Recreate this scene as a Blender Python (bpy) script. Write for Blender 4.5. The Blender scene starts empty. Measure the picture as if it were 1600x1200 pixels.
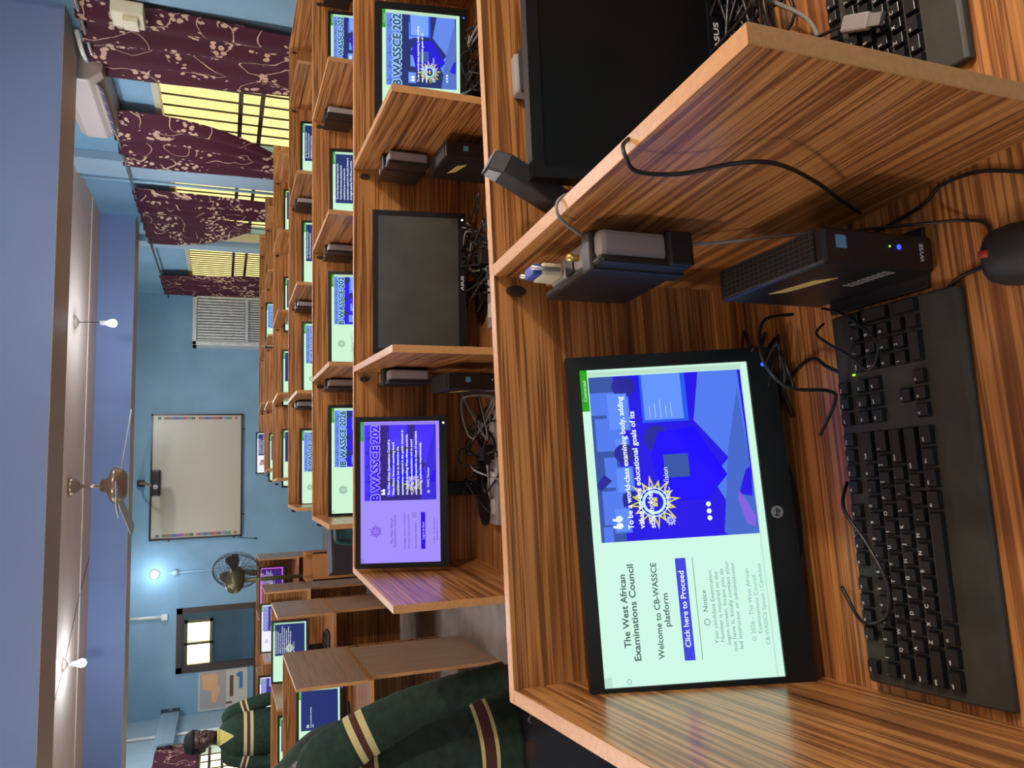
import bpy, bmesh, math, random
from mathutils import Vector, Matrix
random.seed(7)
S = bpy.context.scene
COL = S.collection
PI = math.pi

# ---------------------------------------------------------------- camera (a phone held sideways: world up points to frame left)
F_PX = 1180.0; PITCH = math.atan(450 / F_PX); ROLL = 0.012; EYE = Vector((0, 0, 1.48)); YAW = math.radians(6.8)
FW = Vector((math.sin(YAW) * math.cos(PITCH), math.cos(YAW) * math.cos(PITCH), -math.sin(PITCH)))
R0 = Vector((math.cos(YAW), -math.sin(YAW), 0)); U0 = R0.cross(FW)
RT = R0 * math.cos(ROLL) + U0 * math.sin(ROLL); UP = RT.cross(FW)
cd = bpy.data.cameras.new('camera'); cam = bpy.data.objects.new('camera', cd); COL.objects.link(cam)
cd.sensor_fit = 'HORIZONTAL'; cd.sensor_width = 36.0; cd.lens = 36.0 * F_PX / 1600.0; cd.clip_start = 0.02; cd.clip_end = 100
M = Matrix.Identity(4)
for i in range(3):
    M[i][0] = -UP[i]; M[i][1] = RT[i]; M[i][2] = -FW[i]; M[i][3] = EYE[i]
cam.matrix_world = M
S.camera = cam

# ---------------------------------------------------------------- world, lights, exposure
w = bpy.data.worlds.new('world'); S.world = w; w.use_nodes = True
bg = w.node_tree.nodes['Background']; bg.inputs[0].default_value = (1.0, 0.86, 0.52, 1); bg.inputs[1].default_value = 2.4
S.view_settings.view_transform = 'Standard'; S.view_settings.look = 'None'
S.view_settings.exposure = 0.0; S.view_settings.gamma = 1.0; S.view_settings.use_curve_mapping = False
sd = bpy.data.lights.new('sun', 'SUN'); sd.energy = 9.0; sd.angle = 0.02; sd.color = (1, .86, .55)
sun = bpy.data.objects.new('sun', sd); COL.objects.link(sun)
sun.rotation_euler = Vector((0.33, 0.1, -0.94)).to_track_quat('-Z', 'Y').to_euler()
def lamp(loc, e, col=(.85, .92, 1), r=.04, name='bulb_or_fill_light'):
    d = bpy.data.lights.new(name, 'POINT'); d.energy = e; d.color = col; d.shadow_soft_size = r
    o = bpy.data.objects.new(name, d); COL.objects.link(o); o.location = loc
    return o
lamp((1.70, 0.15, 2.42), 92, (1, .90, .77), .05)      # bulb over the aisle to the right of the camera
lamp((-1.6, 0.78, 2.45), 38, (1, .94, .88), .05)  # unseen fill added from the left for the near partition's left face
lamp((1.3, 2.9, 2.52), 42, (.95, .95, 1), .05)  # pair of unseen fills added above the frame to lift the desk rows
lamp((-1.3, 2.9, 2.52), 34, (.95, .95, 1), .05)
lamp((1.3, 5.75, 2.50), 50, (.85, .92, 1), .05)       # pair of fills added between the ceiling beams, hidden by the first one
lamp((-1.3, 5.75, 2.50), 50, (.85, .92, 1), .05)
lamp((1.40, 7.5, 2.36), 24, (.60, .76, 1), .04)
lamp((-1.53, 7.5, 2.52), 18, (.60, .76, 1), .04)
lamp((-1.38, 12.0, 2.37), 7, (.60, .78, 1), .05)
lamp((0.9, 10.3, 2.60), 55, (.85, .93, 1), .05)       # pair of fills added out of sight behind the second beam, for the back wall
lamp((-2.0, 10.3, 2.60), 50, (.85, .93, 1), .05)
lamp((-1.0, 14.2, 2.35), 22, (1, .98, .9), .05)       # unseen fill added to brighten the small room beyond
ad = bpy.data.lights.new('rear_fill_light', 'AREA'); ad.shape = 'RECTANGLE'; ad.size = 3.0; ad.size_y = 1.2; ad.energy = 12; ad.color = (.80, .90, 1)  # soft fill added behind the camera, the wall there has no opening
ao = bpy.data.objects.new('rear_fill_light', ad); COL.objects.link(ao); ao.location = (-.3, -2.35, 2.0); ao.rotation_euler = (PI / 2, 0, 0)

# ---------------------------------------------------------------- pixel helpers (1600 x 1200 frame)
def ray(x, y):
    return FW + RT * ((600 - y) / F_PX) + UP * ((800 - x) / F_PX)
def onz(x, y, z):
    r = ray(x, y); return EYE + r * ((z - EYE.z) / r.z)
def ony(x, y, yy):
    r = ray(x, y); return EYE + r * ((yy - EYE.y) / r.y)
def onx(x, y, xx):
    r = ray(x, y); return EYE + r * ((xx - EYE.x) / r.x)

# ---------------------------------------------------------------- materials
MATS = {}
def nm(name):
    m = bpy.data.materials.new(name); m.use_nodes = True; MATS[name] = m
    return m, m.node_tree.nodes, m.node_tree.links, m.node_tree.nodes['Principled BSDF']
def plain(name, col, rough=.5, metal=0.0, spec=.5, noise=0.0, nscale=20, bump=0.0):
    if name in MATS: return MATS[name]
    m, N, L, b = nm(name)
    b.inputs['Base Color'].default_value = (*col, 1); b.inputs['Roughness'].default_value = rough
    b.inputs['Metallic'].default_value = metal; b.inputs['Specular IOR Level'].default_value = spec
    if noise > 0 or bump > 0:
        tc = N.new('ShaderNodeTexCoord'); nz = N.new('ShaderNodeTexNoise'); nz.inputs['Scale'].default_value = nscale; nz.inputs['Detail'].default_value = 5
        L.new(tc.outputs['Object'], nz.inputs['Vector'])
        if noise > 0:
            r = N.new('ShaderNodeValToRGB'); r.color_ramp.elements[0].position = .3; r.color_ramp.elements[1].position = .7
            r.color_ramp.elements[0].color = (*[c * (1 - noise) for c in col], 1); r.color_ramp.elements[1].color = (*[min(1, c * (1 + noise)) for c in col], 1)
            L.new(nz.outputs['Fac'], r.inputs['Fac']); L.new(r.outputs['Color'], b.inputs['Base Color'])
        if bump > 0:
            bp = N.new('ShaderNodeBump'); bp.inputs['Strength'].default_value = bump; bp.inputs['Distance'].default_value = .01
            L.new(nz.outputs['Fac'], bp.inputs['Height']); L.new(bp.outputs['Normal'], b.inputs['Normal'])
    return m
def emit(name, col, s=1.0):
    if name in MATS: return MATS[name]
    m, N, L, b = nm(name)
    b.inputs['Base Color'].default_value = (.01, .01, .01, 1); b.inputs['Roughness'].default_value = .5
    b.inputs['Specular IOR Level'].default_value = .1
    b.inputs['Emission Color'].default_value = (*col, 1); b.inputs['Emission Strength'].default_value = s
    return m
def wood(name, axis, light=(.60, .285, .095), mid=(.30, .112, .034), dark=(.085, .028, .011), rough=.28, off=0.0):
    m, N, L, b = nm(name)
    tc = N.new('ShaderNodeTexCoord'); mp = N.new('ShaderNodeMapping')
    sc = [1, 1, 1]; sc = [31.0, 31.0, 31.0]; sc[axis] = .75
    mp.inputs['Scale'].default_value = sc; mp.inputs['Location'].default_value = (off, off * .7, off * 1.3)
    L.new(tc.outputs['Object'], mp.inputs['Vector'])
    n1 = N.new('ShaderNodeTexNoise'); n1.inputs['Scale'].default_value = 1.0; n1.inputs['Detail'].default_value = 3; n1.inputs['Roughness'].default_value = .55
    L.new(mp.outputs[0], n1.inputs['Vector'])
    mp2 = N.new('ShaderNodeMapping'); sc2 = [150.0] * 3; sc2[axis] = 1.6; mp2.inputs['Scale'].default_value = sc2
    L.new(tc.outputs['Object'], mp2.inputs['Vector'])
    n2 = N.new('ShaderNodeTexNoise'); n2.inputs['Scale'].default_value = 1.0; n2.inputs['Detail'].default_value = 2
    L.new(mp2.outputs[0], n2.inputs['Vector'])
    mx = N.new('ShaderNodeMath'); mx.operation = 'MULTIPLY_ADD'; mx.inputs[1].default_value = .42
    L.new(n2.outputs['Fac'], mx.inputs[0]); L.new(n1.outputs['Fac'], mx.inputs[2])
    r = N.new('ShaderNodeValToRGB'); e = r.color_ramp.elements
    e[0].position = .47; e[0].color = (*dark, 1); e[1].position = .88; e[1].color = (*light, 1)
    k = e.new(.60); k.color = (*mid, 1); k = e.new(.69); k.color = (*light, 1)
    k = e.new(.735); k.color = (*mid, 1); k = e.new(.77); k.color = (*[(a + c) / 2 for a, c in zip(dark, mid)], 1); k = e.new(.81); k.color = (*[(a + c) / 2 for a, c in zip(light, mid)], 1)
    L.new(mx.outputs[0], r.inputs['Fac']); L.new(r.outputs['Color'], b.inputs['Base Color'])
    b.inputs['Roughness'].default_value = rough; b.inputs['Specular IOR Level'].default_value = .45
    return m
WX = wood('laminate_grain_x', 0); WY = wood('laminate_grain_y', 1, off=3.3); WZ = wood('laminate_grain_z', 2, off=1.7)
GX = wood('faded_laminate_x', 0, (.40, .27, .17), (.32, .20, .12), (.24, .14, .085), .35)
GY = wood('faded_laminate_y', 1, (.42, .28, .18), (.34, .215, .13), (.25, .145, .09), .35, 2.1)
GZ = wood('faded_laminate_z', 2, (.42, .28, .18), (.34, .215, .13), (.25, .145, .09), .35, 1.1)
EDGE = plain('edge_band', (.56, .29, .115), .4, noise=.10, nscale=140)
BLK = plain('black_plastic', (.012, .012, .013), .38)
BLKM = plain('matte_black_plastic', (.016, .016, .017), .6, noise=.25, nscale=60)
BEZ = plain('bezel_black', (.006, .0065, .007), .38, spec=.3)
DARKP = plain('off_screen_panel', (.045, .050, .045), .36, spec=.6, noise=.3, nscale=9)  # grey of the reflected room is put into the panel colour
DARKN = plain('near_off_panel', (.004, .0045, .004), .3, spec=.3, noise=.3, nscale=9)
GREYP = plain('grey_plastic', (.33, .31, .32), .5)
SILV = plain('silver_plastic', (.42, .42, .46), .35, .3)
GOLD = plain('gold_metal', (.7, .47, .14), .3, .9)
STEEL = plain('steel', (.5, .5, .5), .35, .9)
CREAMP = plain('cream_plastic', (.75, .66, .45), .5)
BLUEP = plain('blue_plug', (.04, .09, .4), .5)
WHITEP = plain('white_plastic', (.75, .75, .72), .4)
KEYM = plain('key_black', (.011, .012, .014), .28)
KEYB = plain('keyboard_body', (.032, .033, .028), .5, noise=.3, nscale=25)
LEG = plain('key_legend', (.75, .76, .78), .5)
CABLE = plain('cable_black', (.012, .011, .012), .35)
CABG = plain('cable_grey', (.25, .24, .23), .45)
WALL = plain('wall_blue_paint', (.205, .375, .515), .55, noise=.10, nscale=2.2, bump=.25)
BEAM = plain('beam_blue_paint', (.20, .27, .46), .6, noise=.05, nscale=1.5)
CEIL = plain('ceiling_cream', (.76, .56, .42), .5, noise=.04, nscale=1)
TRIMC = plain('cream_trim', (.55, .46, .38), .5)
FLOOR = plain('floor_tile', (.24, .20, .17), .4, noise=.25, nscale=7)
BLUEW = plain('pale_blue_paint', (.33, .46, .55), .55, noise=.06, nscale=3)
OUT = plain('outside_wall', (.80, .70, .40), .8, noise=.15, nscale=6)
IRON = plain('dark_iron', (.05, .035, .03), .6)
FRAMEC = plain('window_frame_cream', (.52, .48, .34), .5)
WB = plain('whiteboard_face', (.50, .45, .35), .35)
EYEW = plain('eye_white', (.42, .38, .34), .3)
LIP = plain('lips', (.085, .030, .024), .45)
GREENC = plain('green_knit', (.011, .034, .020), .9, noise=.35, nscale=40, bump=.3)
CREAMC = plain('cream_stripe', (.62, .55, .26), .9)
MAROON = plain('maroon_stripe', (.075, .022, .018), .9)
BRK = plain('brown_bracket', (.035, .018, .012), .5)
SKIN = plain('dark_skin', (.055, .026, .016), .45)
HAIR = plain('black_hair', (.006, .005, .005), .8, bump=.8, nscale=120)
SHIRT = plain('yellow_shirt', (.55, .45, .10), .8)
SKIRT = plain('dark_cloth', (.015, .02, .03), .9)
CARD = plain('cardboard', (.42, .17, .05), .8)
ALU = plain('foil_aluminium', (.72, .74, .68), .35, .3, noise=.15, nscale=18, bump=.5)
YELP = plain('yellow_paper', (.62, .48, .14), .8)
BRONZE = plain('bronze_fan_metal', (.40, .27, .19), .28, .75)
OLIVE = plain('olive_fan_metal', (.14, .125, .06), .35, .5)
TEAL = plain('teal_tube', (.02, .08, .09), .4)
BULB = emit('bulb_glow', (.80, .90, 1), 30)
LEDB = emit('blue_led', (.02, .04, 1), 4); LEDW = emit('white_led', (.8, .9, 1), 3); LEDG = emit('green_led', (.4, 1, .02), 2)

def curtain_mat():
    m, N, L, b = nm('floral_curtain')
    tc = N.new('ShaderNodeTexCoord'); nz = N.new('ShaderNodeTexNoise'); nz.inputs['Scale'].default_value = 7
    L.new(tc.outputs['Object'], nz.inputs['Vector'])
    mix = N.new('ShaderNodeMixRGB'); mix.inputs[0].default_value = .05
    L.new(tc.outputs['Object'], mix.inputs[1]); L.new(nz.outputs['Color'], mix.inputs[2])
    mp = N.new('ShaderNodeMapping'); mp.inputs['Scale'].default_value = (.2, 1, .8); L.new(mix.outputs[0], mp.inputs['Vector'])
    vo = N.new('ShaderNodeTexVoronoi'); vo.inputs['Scale'].default_value = 30; L.new(mp.outputs[0], vo.inputs['Vector'])
    lt = N.new('ShaderNodeMath'); lt.operation = 'LESS_THAN'; lt.inputs[1].default_value = .42; L.new(vo.outputs['Distance'], lt.inputs[0])
    cl = N.new('ShaderNodeTexNoise'); cl.inputs['Scale'].default_value = 5.5; cl.inputs['Detail'].default_value = 3; L.new(mp.outputs[0], cl.inputs['Vector'])
    g = N.new('ShaderNodeMath'); g.operation = 'GREATER_THAN'; g.inputs[1].default_value = .54; L.new(cl.outputs['Fac'], g.inputs[0])
    fl = N.new('ShaderNodeMath'); fl.operation = 'MULTIPLY'; L.new(lt.outputs[0], fl.inputs[0]); L.new(g.outputs[0], fl.inputs[1])
    # thin curling stems: contour lines of a noise field
    sn = N.new('ShaderNodeTexNoise'); sn.inputs['Scale'].default_value = 4.0; sn.inputs['Detail'].default_value = .5; L.new(mp.outputs[0], sn.inputs['Vector'])
    s1 = N.new('ShaderNodeMath'); s1.operation = 'SUBTRACT'; s1.inputs[1].default_value = .5; L.new(sn.outputs['Fac'], s1.inputs[0])
    s2 = N.new('ShaderNodeMath'); s2.operation = 'ABSOLUTE'; L.new(s1.outputs[0], s2.inputs[0])
    s3 = N.new('ShaderNodeMath'); s3.operation = 'LESS_THAN'; s3.inputs[1].default_value = .0045; L.new(s2.outputs[0], s3.inputs[0])
    mxm = N.new('ShaderNodeMath'); mxm.operation = 'MAXIMUM'; L.new(fl.outputs[0], mxm.inputs[0]); L.new(s3.outputs[0], mxm.inputs[1])
    c = N.new('ShaderNodeMixRGB'); c.inputs[1].default_value = (.095, .013, .034, 1); c.inputs[2].default_value = (.80, .58, .42, 1)
    L.new(mxm.outputs[0], c.inputs[0]); L.new(c.outputs[0], b.inputs['Base Color']); b.inputs['Roughness'].default_value = .8
    tr = N.new('ShaderNodeBsdfTranslucent'); L.new(c.outputs[0], tr.inputs['Color'])
    ms = N.new('ShaderNodeMixShader'); ms.inputs[0].default_value = .35
    L.new(b.outputs[0], ms.inputs[1]); L.new(tr.outputs[0], ms.inputs[2]); L.new(ms.outputs[0], N['Material Output'].inputs['Surface'])
    return m
CURT = curtain_mat()
def perf_mat():
    m, N, L, b = nm('perforated_grille')
    tc = N.new('ShaderNodeTexCoord'); mp = N.new('ShaderNodeMapping'); mp.inputs['Scale'].default_value = (1, 1, 1)
    L.new(tc.outputs['Object'], mp.inputs['Vector'])
    br = N.new('ShaderNodeTexBrick'); br.inputs['Scale'].default_value = 60; br.offset = 0; br.inputs['Mortar Size'].default_value = .05
    br.inputs['Brick Width'].default_value = .33; br.inputs['Row Height'].default_value = .5
    br.inputs['Color1'].default_value = (.003, .003, .003, 1); br.inputs['Color2'].default_value = (.004, .004, .004, 1); br.inputs['Mortar'].default_value = (.035, .035, .033, 1)
    L.new(mp.outputs[0], br.inputs['Vector']); L.new(br.outputs['Color'], b.inputs['Base Color']); b.inputs['Roughness'].default_value = .5
    return m
PERF = perf_mat()
def glassy():
    m, N, L, b = nm('tinted_acrylic')
    b.inputs['Base Color'].default_value = (.35, .5, .6, 1); b.inputs['Roughness'].default_value = .2; b.inputs['Alpha'].default_value = .55
    return m
ACR = glassy()

# ---------------------------------------------------------------- mesh builder
class MB:
    def __init__(s): s.v = []; s.f = []; s.m = []; s.mats = []; s.sm = []
    def mi(s, mat):
        if mat not in s.mats: s.mats.append(mat)
        return s.mats.index(mat)
    def add(s, vs, fs, mat, smooth=False):
        o = len(s.v); k = s.mi(mat); s.v += [tuple(v) for v in vs]
        for f in fs: s.f.append([i + o for i in f]); s.m.append(k); s.sm.append(smooth)
        return s
    def box(s, a, b, mat, xf=None, bev=0.0):
        (x0, y0, z0), (x1, y1, z1) = a, b
        vs = [Vector(p) for p in ((x0, y0, z0), (x1, y0, z0), (x1, y1, z0), (x0, y1, z0), (x0, y0, z1), (x1, y0, z1), (x1, y1, z1), (x0, y1, z1))]
        if bev > 0:
            bm = bmesh.new(); vv = [bm.verts.new(v) for v in vs]
            for f in ((0, 3, 2, 1), (4, 5, 6, 7), (0, 1, 5, 4), (1, 2, 6, 5), (2, 3, 7, 6), (3, 0, 4, 7)): bm.faces.new([vv[i] for i in f])
            bmesh.ops.bevel(bm, geom=bm.edges[:], offset=bev, segments=2, profile=.5, affect='EDGES')
            bm.verts.ensure_lookup_table(); vs = [v.co.copy() for v in bm.verts]; fs = [[v.index for v in f.verts] for f in bm.faces]; bm.free()
        else: fs = [(0, 3, 2, 1), (4, 5, 6, 7), (0, 1, 5, 4), (1, 2, 6, 5), (2, 3, 7, 6), (3, 0, 4, 7)]
        if xf: vs = [xf @ v for v in vs]
        return s.add(vs, fs, mat)
    def prism(s, poly, y0, y1, mat, plane='xz', xf=None):
        n = len(poly)
        def P(p, h):
            if plane == 'xz': return Vector((p[0], h, p[1]))
            if plane == 'xy': return Vector((p[0], p[1], h))
            return Vector((h, p[0], p[1]))
        vs = [P(p, y0) for p in poly] + [P(p, y1) for p in poly]
        if xf: vs = [xf @ v for v in vs]
        fs = [list(range(n)), list(range(2 * n - 1, n - 1, -1))] + [(i, i + n, (i + 1) % n + n, (i + 1) % n) for i in range(n)]
        return s.add(vs, fs, mat)
    def tube(s, path, r, mat, n=8, caps=True, smoothpath=0):
        P = [Vector(p) for p in path]
        R = r if isinstance(r, (list, tuple)) else [r] * len(P)
        if smoothpath:
            Q = []; RR = []
            for i in range(len(P) - 1):
                a = P[max(i - 1, 0)]; b = P[i]; c = P[i + 1]; d = P[min(i + 2, len(P) - 1)]
                for k in range(smoothpath):
                    t = k / smoothpath
                    Q.append(.5 * ((2 * b) + (c - a) * t + (2 * a - 5 * b + 4 * c - d) * t * t + (3 * b - a - 3 * c + d) * t ** 3)); RR.append(R[i] * (1 - t) + R[i + 1] * t)
            Q.append(P[-1]); RR.append(R[-1]); P = Q; R = RR
        vs = []; fs = []; up = None
        for i, p in enumerate(P):
            t = (P[min(i + 1, len(P) - 1)] - P[max(i - 1, 0)])
            if t.length < 1e-9: t = Vector((0, 0, 1))
            t.normalize()
            if up is None: up = Vector((0, 0, 1)) if abs(t.z) < .9 else Vector((1, 0, 0))
            x = up.cross(t)
            if x.length < 1e-6: x = Vector((1, 0, 0)).cross(t)
            x.normalize(); yv = t.cross(x); up = yv
            for k in range(n):
                a = 2 * PI * k / n; vs.append(p + (x * math.cos(a) + yv * math.sin(a)) * R[i])
        for i in range(len(P) - 1):
            for k in range(n): fs.append((i * n + k, i * n + (k + 1) % n, (i + 1) * n + (k + 1) % n, (i + 1) * n + k))
        if caps: fs.append(list(range(n - 1, -1, -1))); fs.append([(len(P) - 1) * n + k for k in range(n)])
        return s.add(vs, fs, mat, True)
    def lathe(s, prof, mat, c=(0, 0, 0), n=20, xf=None):
        vs = []; fs = []; c = Vector(c)
        for (r, z) in prof:
            for k in range(n):
                a = 2 * PI * k / n; vs.append(Vector((r * math.cos(a), r * math.sin(a), z)))
        m_ = len(prof)
        for i in range(m_ - 1):
            for k in range(n): fs.append((i * n + k, i * n + (k + 1) % n, (i + 1) * n + (k + 1) % n, (i + 1) * n + k))
        fs.append(list(range(n - 1, -1, -1))); fs.append([(m_ - 1) * n + k for k in range(n)])
        if xf: vs = [xf @ v for v in vs]
        return s.add([v + c for v in vs], fs, mat, True)
    def rings(s, rings, mat, close=True, matf=None):
        n = len(rings[0]); o = len(s.v)
        for r in rings: s.v += [tuple(p) for p in r]
        for i in range(len(rings) - 1):
            mm = matf(i) if matf else mat; k = s.mi(mm)
            for j in range(n): s.f.append([o + i * n + j, o + i * n + (j + 1) % n, o + (i + 1) * n + (j + 1) % n, o + (i + 1) * n + j]); s.m.append(k); s.sm.append(True)
        if close:
            k = s.mi(matf(0) if matf else mat); s.f.append([o + j for j in range(n - 1, -1, -1)]); s.m.append(k); s.sm.append(True)
            k = s.mi(matf(len(rings) - 2) if matf else mat); s.f.append([o + (len(rings) - 1) * n + j for j in range(n)]); s.m.append(k); s.sm.append(True)
        return s
    def mesh(s, name):
        me = bpy.data.meshes.new(name); me.from_pydata(s.v, [], s.f)
        for mt in s.mats: me.materials.append(mt)
        me.polygons.foreach_set('material_index', s.m); me.polygons.foreach_set('use_smooth', s.sm); me.update()
        return me
    def build(s, name, parent=None, loc=None, rot=None, bev=0.0):
        return link(name, s.mesh(name), parent, loc, rot, bev)
def link(name, me, parent=None, loc=None, rot=None, bev=0.0):
    o = bpy.data.objects.new(name, me); COL.objects.link(o)
    if parent: o.parent = parent
    if loc is not None: o.location = loc
    if rot is not None: o.rotation_euler = rot
    if bev > 0:
        b = o.modifiers.new('bevel', 'BEVEL'); b.width = bev; b.segments = 2; b.limit_method = 'ANGLE'; b.angle_limit = .6
    return o
def tag(o, label, cat, group=None, kind=None):
    o['label'] = label; o['category'] = cat
    if group: o['group'] = group
    if kind: o['kind'] = kind
    return o
def thing(name, label, cat, loc=(0, 0, 0), rz=0.0, group=None):
    o = bpy.data.objects.new(name, None); COL.objects.link(o); o.location = loc; o.rotation_euler = (0, 0, rz); o.empty_display_size = .1
    return tag(o, label, cat, group)
def struct(o): o['kind'] = 'structure'; return o

# ---------------------------------------------------------------- text as geometry
TXT = {}
def text_geo(t):
    if t in TXT: return TXT[t]
    cu = bpy.data.curves.new('t', 'FONT'); cu.body = t; cu.resolution_u = 3; cu.size = 1.0
    ob = bpy.data.objects.new('t', cu); COL.objects.link(ob)
    me = bpy.data.meshes.new_from_object(ob.evaluated_get(bpy.context.evaluated_depsgraph_get()))
    vs = [v.co.copy() for v in me.vertices]; fs = [list(p.vertices) for p in me.polygons]
    bpy.data.objects.remove(ob); bpy.data.curves.remove(cu); bpy.data.meshes.remove(me)
    if not vs: vs = [Vector((0, 0, 0)), Vector((.01, 0, 0)), Vector((0, .01, 0))]; fs = [[0, 1, 2]]
    x0 = min(v.x for v in vs); x1 = max(v.x for v in vs)
    TXT[t] = ([Vector((v.x - x0, v.y, 0)) for v in vs], fs, x1 - x0)
    return TXT[t]
def put_text(mb, t, x, z, h, mat, y=0.0, align='l', width=None, xf=None, bold=0.0):
    """text facing -y; x,z baseline start; h = cap height"""
    vs, fs, wd = text_geo(t); s = h / .70; sx = s if width is None else width / wd
    ox = x - (wd * sx / 2 if align == 'c' else (wd * sx if align == 'r' else 0))
    offs = [(0, 0)] if bold == 0 else [(0, 0), (bold, 0), (-bold, 0), (0, bold), (0, -bold), (bold*.7, bold*.7), (-bold*.7, bold*.7), (bold*.7, -bold*.7), (-bold*.7, -bold*.7)]
    for i, (dx, dz) in enumerate(offs):
        P = [Vector((ox + v.x * sx + dx, y - i * 2e-6, z + v.y * s + dz)) for v in vs]
        if xf: P = [xf @ p for p in P]
        mb.add(P, fs, mat)

# ---------------------------------------------------------------- the room
XL, XR, YB, YF, ZC = -3.42, 2.80, 12.40, -2.5, 2.72
struct(MB().box((XL - .2, YF - .2, -.12), (XR + .2, YB + 3.2, 0), FLOOR).build('floor'))
struct(MB().box((XL - .2, YF - .2, ZC), (XR + .2, YB + 3.2, ZC + .12), CEIL).build('ceiling'))
def wall_with_holes(name, axis, at, thick, a0, a1, holes, mat, z1=ZC, parent=None):
    """axis 'x': plane x=at spanning y a0..a1;  axis 'y': plane y=at spanning x"""
    mb = MB()
    def bx(p, q, z0, z_):
        if q - p < 1e-4 or z_ - z0 < 1e-4: return
        if axis == 'x': mb.box((min(at, at + thick), p, z0), (max(at, at + thick), q, z_), mat)
        else: mb.box((p, min(at, at + thick), z0), (q, max(at, at + thick), z_), mat)
    cur = a0
    for (h0, h1, z0, z_) in sorted(holes):
        bx(cur, h0, 0, z1); bx(h0, h1, 0, z0); bx(h0, h1, z_, z1); cur = h1
    bx(cur, a1, 0, z1)
    return struct(mb.build(name))
RW = [(4.75, 6.95, .92, 1.99), (7.50, 9.36, .92, 1.99), (9.72, 11.95, .92, 1.95)]
wall_with_holes('wall_right', 'x', XR, .2, YF, YB, RW, WALL)
LW = [(7.6, 11.2, 1.0, 1.74)]
wall_with_holes('wall_left', 'x', XL, -.2, YF, YB, LW, BLUEW)
BW = [(-2.76, -1.96, 1.02, 2.03)]
wall_with_holes('wall_back', 'y', YB, .15, XL, XR, BW, WALL)
wall_with_holes('wall_front', 'y', YF, -.15, XL, XR, [], WALL)
# the small room behind the opening
mb = MB(); mb.box((-3.62, 15.4, 0), (-3.42, 15.5, ZC), WALL); mb.box((-2.58, 15.4, 0), (0, 15.5, ZC), WALL)
mb.box((-3.42, 15.4, 0), (-2.58, 15.5, 1.62), WALL); mb.box((-3.42, 15.4, 2.10), (-2.58, 15.5, ZC), WALL)
mb.box((0, YB + .15, 0), (.1, 15.5, ZC), WALL); mb.box((-3.72, YB + .15, 0), (-3.62, 15.5, ZC), WALL)
struct(mb.build('wall_beyond'))
# beams
def beam(n, y0, y1):
    o = MB().box((XL, y0, 2.385), (XR, y1, ZC), BEAM).box((XL, y0 + .004, 2.382), (XR, y1 - .004, 2.3849), TRIMC).build('beam'); struct(o); o.name = 'trim_%d' % n
beam(1, 4.81, 5.25); beam(2, 8.72, 9.10)
struct(MB().box((XL, 8.20, ZC - .008), (XR, 8.24, ZC), CEIL).build('trim_3'))
# pillars on the window wall
for n, (y0, y1) in enumerate(((7.02, 7.40), (9.40, 9.62))):
    struct(MB().box((XR - .07, y0, 0), (XR, y1, ZC), BLUEW).build('trim_%d' % (4 + n)))
struct(MB().box((XR - .12, 2.6, 0), (XR, 4.45, ZC), WALL).build('trim_6'))
# outside
tag(MB().box((3.95, 2.0, -.5), (4.15, 16.0, 3.4), OUT).build('garden_wall'), 'sunlit cream block wall outside the right-hand windows', 'wall')
# windows on the right wall
def bars(mb, axis, at, a0, a1, z0, z1, step, rails, r=.0085):
    n = int((a1 - a0) / step)
    for i in range(1, n):
        a = a0 + (a1 - a0) * i / n
        mb.tube([(at, a, z0), (at, a, z1)] if axis == 'x' else [(a, at, z0), (a, at, z1)], r, IRON, 5)
    for z in rails:
        mb.box((at - .006, a0, z - .017), (at + .006, a1, z + .017), IRON) if axis == 'x' else mb.box((a0, at - .006, z - .012), (a1, at + .006, z + .012), IRON)
for n, (y0, y1, z0, z1) in enumerate(RW):
    fr = MB(); t = .045
    fr.box((XR - .015, y0, z0), (XR + .08, y0 + t, z1), FRAMEC).box((XR - .015, y1 - t, z0), (XR + .08, y1, z1), FRAMEC)
    fr.box((XR - .015, y0, z1 - t), (XR + .08, y1, z1), FRAMEC).box((XR - .015, y0, z0), (XR + .08, y1, z0 + t), FRAMEC)
    f = struct(fr.build('window_%d' % (n + 1)))
    b = MB(); bars(b, 'x', XR + .12, y0, y1, z0, z1, (.17, .15, .105)[n], (1.38, 1.22)); b.build('security_bars', f)
f = MB(); y0, y1, z0, z1 = LW[0]
f.box((XL - .08, y0, z0), (XL + .015, y0 + .045, z1), FRAMEC).box((XL - .08, y1 - .045, z0), (XL + .015, y1, z1), FRAMEC).box((XL - .08, y0, z1 - .045), (XL + .015, y1, z1), FRAMEC)
f = struct(f.build('window_4')); b = MB(); bars(b, 'x', XL - .12, y0, y1, z0, z1, .25, (1.25, 1.45, 1.6), .009); b.build('security_bars', f)
# dark frame of the opening in the back wall and the bright window beyond it
x0, x1, z0, z1 = BW[0]; f = MB(); t = .06
for a, b_ in (((x0 - t, z0), (x0 + .02, z1 + t)), ((x1 - .02, z0), (x1 + t, z1 + t)), ((x0 - t, z1 - .02), (x1 + t, z1 + t)), ((x0 - t, z0 - t), (x1 + t, z0))):
    f.box((a[0], YB - .04, a[1]), (b_[0], YB + .10, b_[1]), IRON)
struct(f.build('window_5'))
f = MB()
for a, b_ in (((-3.42, 1.62), (-3.37, 2.10)), ((-2.63, 1.62), (-2.58, 2.10)), ((-3.42, 2.05), (-2.58, 2.10)), ((-3.42, 1.62), (-2.58, 1.67)), ((-3.02, 1.62), (-2.98, 2.10))):
    f.box((a[0], 15.36, a[1]), (b_[0], 15.46, b_[1]), FRAMEC)
struct(f.build('window_6'))
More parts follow.
